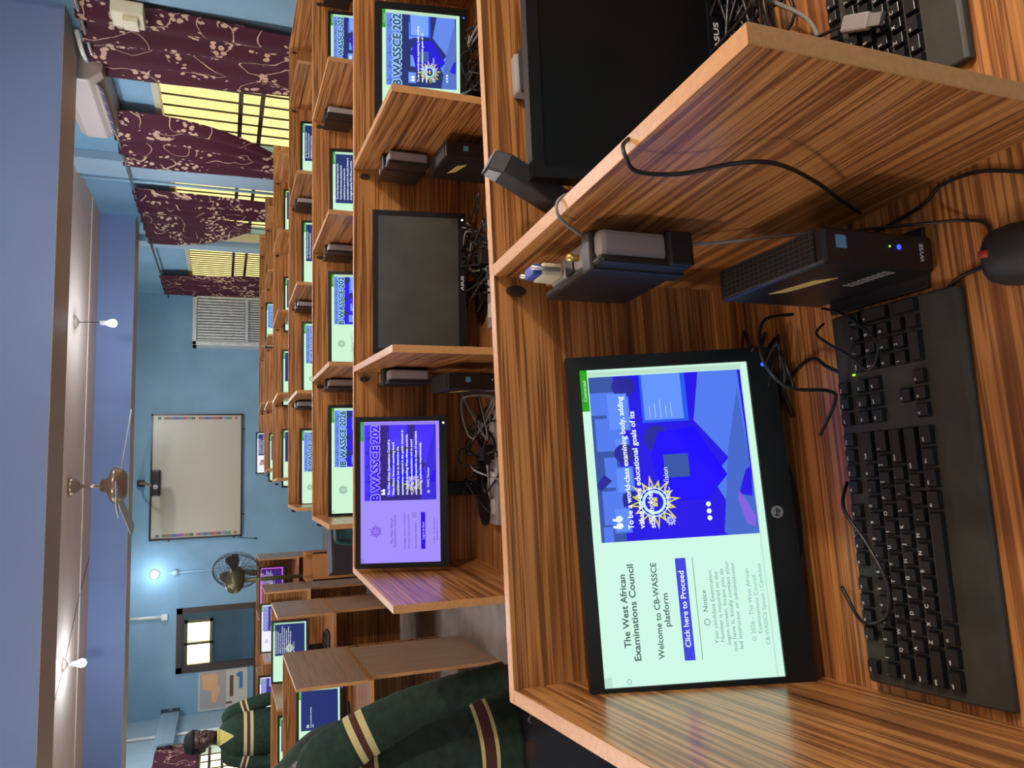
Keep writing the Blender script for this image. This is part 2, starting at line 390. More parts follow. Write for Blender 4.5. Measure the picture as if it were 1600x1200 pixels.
# curtains
rod = MB().tube([(XR - .10, 4.5, 2.29), (XR - .10, 7.85, 2.29)], .012, STEEL, 8); rod.build('curtain_rod')
tag(bpy.data.objects['curtain_rod'], 'long steel curtain rod under the ceiling across the nearer right-hand windows', 'curtain rod')
rod = MB().tube([(XR - .10, 7.88, 2.30), (XR - .10, 12.2, 2.27)], .010, IRON, 8).build('curtain_rod')
tag(rod, 'thin dark curtain rod running to the far right corner of the room', 'curtain rod')
def curtain(label, y0, y1, b0, b1, ph, x=XR - .10, z0=.85, z1=2.31, knot=None, pw=1.0):
    """top edge y0..y1 hangs to b0..b1"""
    nu, nv = 56, 24; mb = MB(); vs = []; fs = []
    for j in range(nv + 1):
        v = j / nv; z = z1 + (z0 - z1) * v
        g = 0 if knot is None else max(0, 1 - abs(z - knot[0]) / knot[2])
        for i in range(nu + 1):
            u = i / nu; a = y0 + (y1 - y0) * u; b_ = b0 + (b1 - b0) * u; y = a + (b_ - a) * v ** pw
            if knot is not None: y = y * (1 - g ** 1.5 * .75) + knot[1] * g ** 1.5 * .75
            vs.append((x + .016 * math.sin(u * 7 * PI + ph + .6 * math.sin(v * 3)) + .010 * math.sin(u * 23 + v * 4) - .05 * g, y, z))
    for j in range(nv):
        for i in range(nu): fs.append((j * (nu + 1) + i, j * (nu + 1) + i + 1, (j + 1) * (nu + 1) + i + 1, (j + 1) * (nu + 1) + i))
    mb.add(vs, fs, CURT, True); o = mb.build('curtain')
    md = o.modifiers.new('thick', 'SOLIDIFY'); md.thickness = .003
    return tag(o, label, 'curtain', 'floral curtains along the window walls')
curtain('wide dark maroon floral curtain nearest the camera on the right wall', 4.55, 5.42, 4.62, 5.36, .3)
curtain('maroon floral curtain gathered and lifted beside the blue wall pillar', 5.98, 6.98, 6.75, 7.0, 1.3, pw=2.6)
curtain('narrow floral curtain just past the first wall pillar', 7.62, 8.22, 7.66, 8.26, 2.1)
curtain('floral curtain swept up to a point before the second pillar', 8.35, 9.30, 8.36, 8.60, .9, z0=1.22, pw=3.0)
curtain('farthest floral curtain on the right wall beside the metal louvre', 10.9, 11.95, 10.6, 11.95, 2.9)
curtain('floral curtain on the left wall behind the standing pupil', 8.6, 10.95, 8.6, 10.9, 1.9, x=XL + .08, z0=1.72, z1=2.22)

# louvre box on the back wall
t = thing('louvre_panel', 'shiny foil covered metal louvre window at the far right corner', 'louvre', (2.36, 12.05, .92))
m = MB(); m.box((-.39, 0, 0), (.39, .345, .06), ALU).box((-.39, 0, .95), (.39, .345, 1.01), ALU).box((-.39, 0, 0), (-.33, .345, 1.01), ALU).box((.33, 0, 0), (.39, .345, 1.01), ALU).box((-.33, 0, .22), (.33, .06, .27), ALU).box((-.33, .06, .05), (.33, .08, .96), plain('louvre_gap', (.13, .13, .12), .5))
m.build('frame', t, bev=.006)
m = MB()
for i in range(15): m.box((-.325, .02, 0), (-.325 + .030, .05, .67), ALU, Matrix.Translation((i * .0435, 0, .275)))
for i in range(18): m.box((-.33 + i * .0367, .03, .06), (-.33 + i * .0367 + .022, .05, .22), ALU)
m.build('slats', t, bev=.004)

# whiteboard
t = thing('whiteboard', 'large interactive whiteboard in a black frame on the far wall', 'whiteboard', (.03, YB, 1.20))
m = MB(); m.box((-.93, -.05, 0), (-.905, 0, 1.28), BLK).box((.905, -.05, 0), (.93, 0, 1.28), BLK).box((-.93, -.05, 0), (.93, 0, .025), BLK).box((-.93, -.05, 1.255), (.93, 0, 1.28), BLK)
m.build('frame', t)
m = MB().box((-.905, -.035, .025), (.905, -.005, 1.255), WB); m.build('board', t)
ic = [(.02, .05, .06), (.05, .2, .03), (.45, .06, .04), (.02, .15, .3), (.03, .05, .3), (.12, .05, .4), (.08, .05, .4), (.5, .08, .04), (.1, .25, .06), (.02, .02, .02), (.55, .45, .3), (.4, .03, .03), (.03, .18, .3), (.04, .04, .3), (.02, .15, .35), (.4, .03, .03), (.35, .05, .03), (.01, .01, .01), (.2, .25, .5), (.02, .2, .25), (.02, .2, .05), (.5, .05, .05)]
icm = [plain('icon_ink_%d' % i, c, .5) for i, c in enumerate(ic)]
for sx in (-1, 1):
    z = 1.17
    for k, c in enumerate(ic):
        m = MB().box((sx * .865 - .018, -.037, z - .022), (sx * .865 + .018, -.0351, z + .022), icm[k])
        m.box((sx * .865 - .006, -.0375, z - .006), (sx * .865 + .006, -.0371, z + .008), WB).build('icon', t)
        z -= .085 if k in (0, 20) else .0475
m = MB()
for px in ((-.6, 0), (.7, 0)): m.box((px[0] - .01, -.02, -.03), (px[0] + .01, 0, 0), IRON)
m.box((-.95, -.02, 1.0), (-.93, 0, 1.03), IRON); m.box((-.95, -.02, .1), (-.93, 0, .13), IRON); m.build('clips', t)
tag(MB().tube([(-.92, YB - .01, 1.25), (-.95, YB - .01, 1.02)], .004, IRON).tube([(-.95, YB - .01, 1.02), (-.95, YB - .01, .98)], .012, IRON).build('board_pen'), 'thin dark pen cord hanging below the whiteboard corner', 'cord')
# projector over the board
t = thing('projector', 'black short throw projector on a gold bracket above the whiteboard', 'projector', (-.06, 11.75, 2.29))
MB().box((-.185, -.12, 0), (.185, .12, .12), BLK).build('body', t, bev=.02)
MB().tube([(-.03, .02, .12), (-.0, .10, .20), (-.0, .3, .28), (0, .62, .31)], [.02, .016, .016, .02], GOLD, 8, smoothpath=4).box((-.05, .56, .26), (.05, .64, .36), BLK).build('bracket_arm', t)
MB().lathe([(.0, 0), (.035, 0), (.035, .01), (.0, .012)], GREYP, (0, 0, 0), 16, Matrix.Translation((-.05, -.121, .06)) @ Matrix.Rotation(PI / 2, 4, 'X')).build('lens', t)

# poster, dark panel, conduits
t = thing('poster', 'printed poster of a desk scene on the far wall beside the opening', 'poster', (-3.13, YB, 1.10))
m = MB().box((-.26, -.015, 0), (.29, -.001, .68), plain('poster_paper', (.62, .58, .48), .6)); m.build('sheet', t)
m = MB(); pk = plain('poster_peach', (.75, .42, .22), .6); pb = plain('poster_blue', (.05, .2, .4), .6); pd = plain('poster_dark', (.12, .07, .03), .6); pg = plain('poster_grey', (.4, .38, .36), .6)
m.box((-.24, -.017, .30), (.28, -.0151, .66), pg)
m.prism([(.25, .64), (.26, .45), (.20, .40), (.10, .42), (.02, .38), (-.16, .44), (-.14, .50), (.0, .50), (.05, .62)], -.019, -.0171, pk)
m.box((-.2, -.019, .22), (-.17, -.0171, .3), pd); m.box((-.10, -.019, .20), (.20, -.0171, .25), pd)
m.box((0, -.019, .07), (.24, -.0171, .12), pb); m.lathe([(.0, 0), (.03, 0), (.03, .001), (0, .001)], pb, (0, 0, 0), 14, Matrix.Translation((.20, -.0172, .13)) @ Matrix.Rotation(PI / 2, 4, 'X'))
m.build('print', t)
tag(MB().box((-3.35, YB - .06, .72), (-2.62, YB, 1.02), IRON).build('wall_cabinet'), 'low dark cabinet front under the poster on the far wall', 'cabinet')
cp = plain('blue_conduit', (.30, .45, .55), .5)
tag(MB().tube([(-1.99, YB - .02, 2.70), (-2.0, YB - .02, 2.27)], .022, WHITEP).box((-2.04, YB - .05, 2.21), (-1.96, YB, 2.29), WHITEP).build('conduit'), 'short white conduit dropping from the ceiling above the wall opening', 'conduit')
tag(MB().tube([(-1.38, YB - .015, 2.20), (-1.37, YB - .015, 1.0)], .012, cp).lathe([(0, 0), (.05, 0), (.05, .03), (0, .03)], cp, (0, 0, 0), 16, Matrix.Translation((-1.38, YB, 2.12)) @ Matrix.Rotation(PI / 2, 4, 'X')).build('conduit'), 'blue painted conduit with a round box below the wall bulb', 'conduit')
tag(MB().tube([(XL + .02, 11.5, 2.7), (XL + .02, 11.45, .3)], .022, WHITEP).build('conduit'), 'pale pipe running down the left wall near the far corner', 'conduit')
tag(MB().tube([(XR - .09, 7.42, 2.7), (XR - .085, 7.42, .9)], .014, cp).build('conduit'), 'blue conduit running down the edge of the first wall pillar', 'conduit')
t = thing('switch_box', 'cream switch box high on the right wall by the nearest curtain', 'switch', (XR - .12, 4.46, 1.93))
tag(t, t['label'], 'switch')
MB().box((-.08, 0, 0), (0, .16, .17), CREAMP).build('casing', t, bev=.008); MB().box((-.11, .03, .03), (-.08, .13, .11), CREAMP).build('plug', t, bev=.004)
# hanging acrylic strip and AC
t = thing('acrylic_panel', 'translucent bluish panel with a dark end cap on the left wall', 'panel', (XL + .15, 11.2, 2.02))
MB().box((-.02, -.45, 0), (.0, 1.0, .23), ACR).build('sheet', t); MB().box((-.025, .92, -.005), (.01, 1.06, .24), BLK).build('end_cap', t)
MB().box((.0101, .97, .10), (.012, 1.01, .13), WHITEP).build('badge', t)
t = thing('air_conditioner', 'beige split air conditioner mounted high between window wall and ceiling', 'air conditioner', (XR, 5.27, 2.235))
BEI = plain('beige_plastic', (.42, .35, .31), .45)
m = MB(); m.prism([(0, .27), (-.20, .27), (-.23, .22), (-.23, .09), (-.16, .01), (0, 0)], 0, .92, BEI, 'xz'); m.build('casing', t, bev=.012)
m = MB(); xf = Matrix.Translation((-.195, .1, .045)) @ Matrix.Rotation(math.radians(-49), 4, 'Y')
m.box((-.045, 0, -.002), (.045, .74, .006), plain('duct_dark', (.05, .05, .12), .6), xf)
for k in range(5): m.box((-.045, .06 + k * .15, .0), (.045, .072 + k * .15, .012), BEI, xf)
m.box((-.012, 0, .004), (.012, .74, .016), BEI, xf); m.build('louvre', t)
tag(MB().tube([(2.70, 5.29, 2.33), (2.70, 5.15, 2.34), (2.78, 5.05, 2.36)], .015, WHITEP, smoothpath=5).build('pipe'), 'short pipe leaving the near end of the air conditioner', 'pipe')

# ceiling lamps and fan
def bulb_lamp(label, p, drop, rose=True, wallrot=False):
    t = thing('ceiling_bulb', label, 'lamp', (p[0], p[1], ZC if not wallrot else p[2]))
    if not wallrot:
        MB().lathe([(.0, 0), (.06, 0), (.055, -.012), (.02, -.035), (0, -.036)][::1], TRIMC, (0, 0, 0), 18).build('ceiling_rose', t)
        MB().tube([(0, 0, -.03), (.005, 0, -drop)], .0035, CABLE, 6).build('flex', t)
        MB().lathe([(.0, 0), (.02, 0), (.022, -.05), (0, -.052)], WHITEP, (0, 0, -drop + .0), 14).build('holder', t)
        zz = -drop - .05
        MB().lathe([(0, 0), (.016, -.003), (.028, -.025), (.036, -.05), (.030, -.075), (.0, -.088)], BULB, (0, 0, zz), 18).build('bulb', t)
    else:
        rx = Matrix.Rotation(PI / 2, 4, 'X')
        MB().lathe([(0, 0), (.07, 0), (.065, .02), (0, .022)], TRIMC, (0, 0, 0), 18, rx).build('ceiling_rose', t)
        MB().lathe([(0, .02), (.025, .02), (.028, .08), (0, .082)], CREAMP, (0, 0, 0), 14, rx).build('holder', t)
        MB().lathe([(0, .08), (.018, .083), (.034, .10), (.044, .13), (.034, .16), (0, .175)], BULB, (0, 0, 0), 18, rx).build('bulb', t)
    return t
bulb_lamp('bare glowing bulb hanging from the ceiling near the window side', (1.40, 7.5), .20)
bulb_lamp('bare glowing bulb hanging close to the ceiling at the left', (-1.53, 7.5), .04)
bulb_lamp('glowing bulb fixed on the far wall beside the whiteboard', (-1.38, YB, 2.39), 0, wallrot=True)
tag(MB().tube([(-1.53, 7.5, ZC - .012), (-1.1, 8.1, ZC - .006), (-.75, 8.7, ZC - .004)], .0025, CABLE, 6).tube([(-1.53, 7.5, ZC - .012), (-1.75, 7.15, ZC - .006), (-1.9, 6.9, ZC - .004)], .0025, CABLE, 6).build('ceiling_wire'), 'dark wire running across the ceiling to the left bulb', 'wire')
t = thing('ceiling_fan', 'bronze ceiling fan with pale blades in the middle of the room', 'fan', (-.045, 7.5, ZC))
MB().lathe([(0, 0), (.085, 0), (.08, -.03), (.03, -.085), (0, -.09)], BRONZE, n=24).build('canopy', t)
MB().tube([(0, 0, -.07), (0, 0, -.27)], .014, BRONZE, 12).build('down_rod', t)
MB().lathe([(0, -.24), (.05, -.245), (.06, -.29), (.15, -.33), (.16, -.345), (.16, -.36), (.15, -.375), (.14, -.42), (.10, -.45), (0, -.455)], BRONZE, n=28).build('motor', t)
BLD = plain('blade_white', (.55, .58, .55), .5)
for ang in (6, 124, 246):
    bt = MB(); a0 = math.radians(ang)
    xf = Matrix.Rotation(a0, 4, 'Z') @ Matrix.Rotation(math.radians(7), 4, 'Y') @ Matrix.Rotation(.18, 4, 'X')
    pts = [(.13, -.02), (.24, -.045), (.70, -.06), (.74, -.03), (.74, .03), (.70, .05), (.24, .045), (.13, .02)]
    bt.prism(pts, -.375, -.369, BLD, 'xy', xf); bt.build('blade', t)

# pedestal fan beyond the left desks
t = thing('pedestal_fan', 'black wire cage fan with olive motor facing the far wall', 'fan', (-.93, 8.15, 0))
xf = Matrix.Translation((0, 0, 1.34)) @ Matrix.Rotation(math.radians(-38), 4, 'Z') @ Matrix.Rotation(math.radians(83), 4, 'X')
m = MB(); R = .225
for rr, zz in ((R, 0), (R, .02), (R * .98, -.03), (R * .8, .07), (R * .6, .09), (R * .4, .095), (R * .8, -.075), (R * .5, -.10)):
    m.tube([xf @ Vector((rr * math.cos(a * PI / 18), rr * math.sin(a * PI / 18), zz)) for a in range(37)], .004 if rr == R else .0016, IRON, 5)
for k in range(28):
    a = k * 2 * PI / 28
    for sgn in (1, -1): m.tube([xf @ Vector((q * R * math.cos(a + .5 * (1 - q)), q * R * math.sin(a + .5 * (1 - q)), sgn * h)) for q, h in ((1, 0), (.85, .055), (.6, .09), (.2, .1))], .0016, IRON, 4)
m.build('cage', t)
m = MB()
for k in range(3):
    a = k * 2 * PI / 3 + .4; pl = []
    for (r_, w_) in ((.04, .03), (.1, .07), (.17, .085), (.2, .05)): pl.append((r_, -w_))
    for (r_, w_) in ((.2, .03), (.17, .05), (.1, .04), (.04, .03)): pl.append((r_, w_))
    m.prism(pl, -.005, .0, IRON, 'xy', xf @ Matrix.Rotation(a, 4, 'Z') @ Matrix.Rotation(.35, 4, 'X'))
m.build('blades', t)
MB().lathe([(0, .0), (.06, .0), (.085, .05), (.088, .19), (.06, .25), (0, .26)], OLIVE, n=20, xf=xf).build('motor', t)
pl = xf @ Vector((0, 0, .14))
MB().tube([pl, (pl.x, pl.y, 1.1), (pl.x, pl.y, .04)], .02, OLIVE, 10).build('pole', t)
MB().lathe([(0, 0), (.2, 0), (.2, .02), (.05, .05), (0, .05)], IRON, (pl.x, pl.y, 0), 24).build('base', t)

# ---------------------------------------------------------------- desk rows
H, T = 1.12, .75
def desk_row(label, A, B, parts, depth=.55, ends=(True, True), mats=(WX, WY, WZ), zt=H, cat='desk', name='cubicle_desk', brk=True):
    """A,B: ends of the back panel's front face (xy); parts: distances of partitions from A"""
    A = Vector((A[0], A[1])); B = Vector((B[0], B[1])); L = (B - A).length; ang = math.atan2(B.y - A.y, B.x - A.x)
    t = thing(name, label, cat, (A.x, A.y, 0), ang, 'rows of cubicle desks'); mx, my, mz = mats
    MB().box((0, 0, .12), (L, .018, zt - .001), mx).box((0, 0, zt - .001), (L, .018, zt), EDGE).build('back_panel', t, bev=.0012)
    MB().box((0, -depth - .02, T - .025), (L, -.0005, T - .0005), mx).box((0, -depth - .022, T - .025), (L, -depth - .02, T - .0005), EDGE).build('desktop', t, bev=.001)
    for i, d in enumerate(parts):
        m = MB(); x0, x1 = d - .009, d + .009
        m.box((x0, -depth, T), (x1, -.0005, zt - .001), my)
        m.box((x0, -depth - .0015, T), (x1, -depth, zt), EDGE); m.box((x0, -depth - .0015, zt - .001), (x1, -.0005, zt), EDGE)
        m.build('partition', t, bev=.001)
        if brk:
            MB().prism([(.008 * math.cos(a) , .015 * math.sin(a)) for a in [k * PI / 6 for k in range(12)]], -.006, -.0008, BRK, 'xz', Matrix.Translation((d - .03, 0, zt - .032))).build('bracket', t)
    xs = [p for p in parts]
    for i, d in enumerate(xs):
        MB().box((d - .009, -depth + .06, 0), (d + .009, -.04, T - .026), mz).box((d - .009, -depth + .058, 0), (d + .009, -depth + .06, T - .026), EDGE).build('leg_panel', t)
    return t
row1 = desk_row('nearest cubicle desk row with bright zebra laminate panels', (-.308, .964), (1.5, 1.068), [.0095, .592, 1.18, 1.77], .57)
ROWS = {2: ((-.292, 2.272), (1.75, 2.178)), 3: ((-.195, 3.365), (2.62, 3.335)), 4: ((-.19, 4.665), (2.70, 4.665)), 5: ((-.05, 6.17), (2.70, 6.24)), 6: ((.02, 7.46), (2.74, 7.58)), 7: ((.10, 8.62), (2.74, 8.82))}
def dists(r, px):
    A, B = [Vector(q) for q in ROWS[r]]; dr = (B - A).normalized(); out = []
    for (x, y) in px: p = ony(x, y, A.y); out.append((Vector((p.x, p.y)) - A).dot(dr))
    return out
ZT = {2: H, 3: H, 4: H, 5: H, 6: H, 7: H}
PP = {2: dists(2, [(553, 895), (555, 578), (556, 270)]) + [1.79], 3: dists(3, [(487, 812), (490, 594), (490, 393), (489, 190)]) + [2.37],
      4: dists(4, [(450, 792), (452, 627), (452, 476), (451, 320), (451, 166)]) + [2.86],
      5: [.01, .62, 1.23, 1.84, 2.45], 6: [.01, .6, 1.2, 1.8, 2.4], 7: [.01, .6, 1.2, 1.8, 2.4]}
NAMES = {2: 'second cubicle desk row holding the switched off monitor', 3: 'third cubicle desk row from the camera', 4: 'fourth cubicle desk row from the camera',
         5: 'fifth cubicle desk row from the camera', 6: 'sixth cubicle desk row from the camera', 7: 'farthest cubicle desk row of the right-hand block'}
for r in ROWS: 
    PP[r][0] = max(PP[r][0], .0095); desk_row(NAMES[r], *ROWS[r], PP[r], .55)
# left block
LROWS = {1: ((-3.40, 5.00), (-1.10, 5.04), .90), 2: ((-3.40, 6.22), (-.975, 6.25), .70), 3: ((-3.40, 7.74), (-1.04, 7.79), .58), 4: ((-3.40, 9.0), (-.87, 9.06), .70)}
LN = {1: 'nearest desk row of the left-hand block with broad end panel', 2: 'second desk row of the left-hand block', 3: 'third desk row of the left-hand block', 4: 'farthest desk row of the left-hand block beside the fan'}
for k, (a, b_, d) in LROWS.items():
    L = (Vector(b_) - Vector(a)).length
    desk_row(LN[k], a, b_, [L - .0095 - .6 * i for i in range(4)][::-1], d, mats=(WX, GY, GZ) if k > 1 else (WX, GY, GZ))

# ---------------------------------------------------------------- screens
def E(r, g, b_, s=1.0):
    k = 'glow_%03d_%03d_%03d_%02d' % (r * 100, g * 100, b_ * 100, s * 10)
    return emit(k, (r, g, b_), s)
PAL = {'green': dict(bg=(.60, .92, .66), txt=(.10, .17, .13), deep=(.02, .01, .75), navy=(.015, .03, .16), lite=(.13, .25, .85), ban=(.45, .75, .95), badge=(.03, .36, .03), gold=(.75, .72, .06)),
       'near': dict(bg=(.62, .95, .78), txt=(.07, .13, .12), deep=(.018, .006, .80), navy=(.02, .02, .33), lite=(.085, .20, .86), ban=(.45, .75, .95), badge=(.025, .36, .01), gold=(.75, .72, .08)),
       'purple': dict(bg=(.36, .27, .98), txt=(.04, .02, .25), deep=(.03, .0, .85), navy=(.03, .015, .22), lite=(.06, .03, 1.0), ban=(.40, .33, 1.0), badge=(.05, .32, .08), gold=(.65, .6, .25)),
       'white': dict(bg=(.85, .88, 1.0), txt=(.15, .15, .3), deep=(.06, .05, .45), navy=(.04, .03, .22), lite=(.3, .25, .8), ban=(.6, .7, 1), badge=(.1, .45, .15), gold=(.6, .6, .3)),
       'magenta': dict(bg=(.85, .15, .95), txt=(.2, .05, .3), deep=(.03, .01, .8), navy=(.05, .01, .18), lite=(.05, .02, .95), ban=(.8, .3, 1), badge=(.1, .2, .3), gold=(.7, .3, .8))}
def star(mb, cx, cz, r, pal, y, mono=None, rays=16):
    gold = E(*pal['gold'], 1) if mono is None else mono
    ring = E(*[min(1, c * 1.2) for c in pal['ban']], 1) if mono is None else mono
    pts = []
    for k in range(rays * 2):
        a = 2 * PI * k / (rays * 2) + .1; rr = r * (1 if k % 4 == 0 else .84) if k % 2 == 0 else r * .56
        pts.append((cx + rr * math.cos(a), cz + rr * math.sin(a)))
    n = len(pts)
    # outlined rays: outer star minus inner copy
    inn = [(cx + (p[0] - cx) * .80, cz + (p[1] - cz) * .80) for p in pts]
    mb.add([Vector((p[0], y, p[1])) for p in pts] + [Vector((p[0], y, p[1])) for p in inn], [(i, (i + 1) % n, (i + 1) % n + n, i + n) for i in range(n)], gold)
    def annulus(r0, r1, m, dy):
        N_ = 28; o = [Vector((cx + r1 * math.cos(2 * PI * k / N_), y - dy, cz + r1 * math.sin(2 * PI * k / N_))) for k in range(N_)] + [Vector((cx + r0 * math.cos(2 * PI * k / N_), y - dy, cz + r0 * math.sin(2 * PI * k / N_))) for k in range(N_)]
        mb.add(o, [(i, (i + 1) % N_, (i + 1) % N_ + N_, i + N_) for i in range(N_)], m)
    annulus(r * .50, r * .54, ring, 3e-5); annulus(r * .34, r * .44, ring, 3e-5)
    # small crest inside the ring: a book, a torch and two leaves
    mb.box((cx - r * .16, y - 6e-5, cz - r * .12), (cx - r * .02, y - 4e-5, cz + r * .02), gold); mb.box((cx + r * .02, y - 6e-5, cz - r * .12), (cx + r * .16, y - 4e-5, cz + r * .02), gold)
    mb.box((cx - r * .03, y - 6e-5, cz - r * .02), (cx + r * .03, y - 4e-5, cz + r * .22), gold)
def make_screen(key, w_, kind, pal):
    h_ = w_ * 9 / 16; P = PAL[pal]; mb = MB(); dy = .00025 * w_ / .41
    def X(u): return (u - .5) * w_
    def Z(v): return (.5 - v) * h_
    lay = [0]
    def rect(u0, v0, u1, v1, m, l): mb.add([Vector((X(u0), -l * dy, Z(v1))), Vector((X(u1), -l * dy, Z(v1))), Vector((X(u1), -l * dy, Z(v0))), Vector((X(u0), -l * dy, Z(v0)))], [(0, 1, 2, 3)], m)
    def poly(pts, m, l): mb.add([Vector((X(a), -l * dy, Z(b))) for a, b in pts], [list(range(len(pts)))], m)
    def ell(u, v, ru, rv, m, l): poly([(u + ru * math.cos(2 * PI * k / 20), v - rv * math.sin(2 * PI * k / 20)) for k in range(20)][::-1], m, l)
    def txt(s, u, v, hh, m, l, align='l', width=None, bold=0): put_text(mb, s, X(u), Z(v), hh * h_, m, -l * dy, align, None if width is None else width * w_, bold=bold * w_)
    if kind == 'off': rect(0, 0, 1, 1, DARKP, 0); return mb.mesh('screen')
    bgm = E(*P['bg']); tx = E(*P['txt']); deep = E(*P['deep']); navy = E(*P['navy']); lite = E(*P['lite']); ban = E(*P['ban']); wht = E(.85, .95, 1); mid = E(*[c * .45 for c in P['lite']])
    gry = E(*[c * .8 for c in P['bg']])
    rect(0, 0, 1, 1, bgm, 0)
    rect(.977, .05, .993, .96, gry, 1); rect(0, .0, .03, .045, gry, 1)
    rect(.862, 0, 1, .045, E(*P['badge']), 2); txt('Connected', .93, .034, .020, E(*P['bg']), 3, 'c', .07)
    pu0, pv0, pu1, pv1 = .437, .05, .975, .955
    def pu(a): return pu0 + a * (pu1 - pu0)
    def pv(a): return pv0 + a * (pv1 - pv0)
    full = kind in ('text', 'navy')
    base = navy if full or kind in ('banner', 'mandate') else deep
    rect(pu0, pv0, pu1, pv1, base, 2)
    if not full:
        # the photograph on the page: people at desks with monitors
        if kind == 'quote':
            rect(pu(0), pv(0), pu(1), pv(.16), mid, 2.3)
            for a, b_, c, d in ((.0, .09, .08, .02), (.1, .3, .16, .03), (.32, .5, .14, .06), (.54, .74, .20, .02), (.76, .90, .12, .0)): rect(pu(a), pv(d), pu(b_), pv(c), lite, 2.4)
            poly([(pu(.30), pv(.02)), (pu(.34), pv(.0)), (pu(.40), pv(.05)), (pu(.36), pv(.1))], navy, 2.45)
        else:
            rect(pu(0), pv(0), pu(1), pv(.20), lite, 2.3)
            for k in range(5): rect(pu(.06 + .19 * k), pv(.01), pu(.07 + .19 * k), pv(.11), mid, 2.4); rect(pu(.02 + .19 * k), pv(.05), pu(.14 + .19 * k), pv(.06), mid, 2.4)
            ell(pu(.9), pv(.08), .008, .02, navy, 2.5); ell(pu(.72), pv(.09), .006, .015, navy, 2.5)
        v0 = .18 if kind == 'quote' else .26
        for a, b_, c, d in ((.66, .90, .06, .21), (.28, .44, .08, .20), (.50, .62, .09, .19), (.05, .2, .05, .16)):
            o = v0 - .14 if kind == 'quote' else v0; rect(pu(a), pv(c + o), pu(b_), pv(d + o), lite, 2.5)
            rect(pu(a + .01), pv(c + o + .012), pu(b_ - .01), pv(d + o - .012), E(*[min(1, q * 1.35) for q in P['lite']]), 2.6)
        ell(pu(.93), pv(.17 + v0 * .3), .035, .07, navy, 2.55); ell(pu(.52), pv(.14 + v0 * .3), .032, .06, navy, 2.7); ell(pu(.24), pv(.16 + v0 * .3), .03, .055, navy, 2.7)
        # large monitor with ruled page
        rect(pu(.70), pv(.33), pu(1.0), pv(.63), E(.02, .10, .9) if pal != 'purple' else mid, 2.8)
        rect(pu(.715), pv(.345), pu(1.0), pv(.60), E(*[min(1, q * 1.5) for q in P['lite']]) if pal != 'purple' else lite, 2.9)
        for k in range(5): rect(pu(.73), pv(.38 + .035 * k), pu(.80 + .02 * (k % 3)), pv(.383 + .035 * k), gry, 3.0)
        ell(pu(.60), pv(.41), .045, .075, navy, 2.85); 
        poly([(pu(.22), pv(.48)), (pu(.24), pv(.42)), (pu(.5), pv(.36)), (pu(.64), pv(.42)), (pu(.66), pv(.66)), (pu(.55), pv(.72)), (pu(.36), pv(.84)), (pu(.22), pv(.70))], E(*[q for q in ((.01, 0, 1.0) if pal != 'green' else (.015, .01, .7))]), 3.0)
        rect(pu(.36), pv(.44), pu(.50), pv(.60), mid, 3.1)
        poly([(pu(.0), pv(.92)), (pu(.34), pv(.74)), (pu(.46), pv(.86)), (pu(.70), pv(.66)), (pu(1.0), pv(.72)), (pu(1.0), pv(.98)), (pu(.6), pv(.99)), (pu(.0), pv(.99))], lite, 2.95)
        poly([(pu(.0), pv(.80)), (pu(.02), pv(.78)), (pu(.5), pv(.86)), (pu(.9), pv(.97)), (pu(.2), pv(1.0)), (pu(0), pv(1.0))], E(*[q * .7 for q in P['lite']]), 3.05)
        poly([(pu(.22), pv(.985)), (pu(.24), pv(.90)), (pu(.38), pv(.96)), (pu(.40), pv(.995))], deep, 3.08)
        if kind == 'quote': poly([(pu(.04), pv(.98)), (pu(.06), pv(.93)), (pu(.2), pv(.89)), (pu(.26), pv(.90)), (pu(.22), pv(.93)), (pu(.1), pv(.99))], E(.22, .12, .75), 3.1)
    ty = {'quote': .24, 'banner': .47, 'logo': .52, 'mandate': .37, 'text': .10, 'navy': .3}[kind]
    lines = {'quote': ['To be a world-class examining body, adding', 'value to the educational goals of its', 'stakeholders.'],
             'mandate': ['The West African Examinations Council is', "West Africa's foremost examining board", 'established by law to determine the', 'examinations required in the public interest in', 'the English speaking West African countries,', 'to conduct the examinations and to award', 'certificates comparable to those of equivalent', 'examining authorities internationally.']}
    lines['text'] = lines['mandate']; lines['banner'] = lines['quote']; lines['logo'] = lines['quote']; lines['navy'] = ['To be a world-class examining', 'value']
    lh = {'quote': .062, 'banner': .052, 'logo': .05, 'mandate': .057, 'text': .062, 'navy': .05}[kind]; th = lh * .50
    x_t = pu(.07)
    if kind in ('banner', 'logo', 'mandate', 'bannerw'):
        s = 'IB WASSCE 2026' if key.endswith('full') else 'B WASSCE 202'
        txt(s, pu(.005), .235, .10, ban, 4, 'l', (pu1 - pu0) * .985, bold=.0095)
        txt(s, pu(.005), .235, .10, deep if pal == 'purple' else E(.02, .08, .22), 5.2, 'l', (pu1 - pu0) * .985, bold=.0030)
    for q in (0, 1):
        ell(x_t + .012 + q * .022, ty - .078, .010, .020, wht, 4); poly([(x_t + .002 + q * .022, ty - .08), (x_t + .006 + q * .022, ty - .115), (x_t + .014 + q * .022, ty - .118), (x_t + .010 + q * .022, ty - .08)], wht, 4)
    sw = {'quote': .93, 'mandate': 1.0, 'text': 1.0, 'banner': .9, 'logo': .9, 'navy': .6}[kind]
    for k, s in enumerate(lines[kind]):
        full_w = (pu1 - pu0) * .86 * sw; n0 = max(len(q) for q in lines[kind])
        txt(s, x_t, ty + k * lh, th, wht, 4.2, 'l', full_w * len(s) / n0, bold=.0006)
    ye = ty + len(lines[kind]) * lh
    if kind != 'navy': star(mb, X(pu(.22)), Z({'quote': .37, 'banner': .60, 'logo': .62, 'mandate': .66, 'text': .5, 'navy': .5}[kind]), h_ * (.155 if kind != 'mandate' else .125), P, -3.6 * dy)
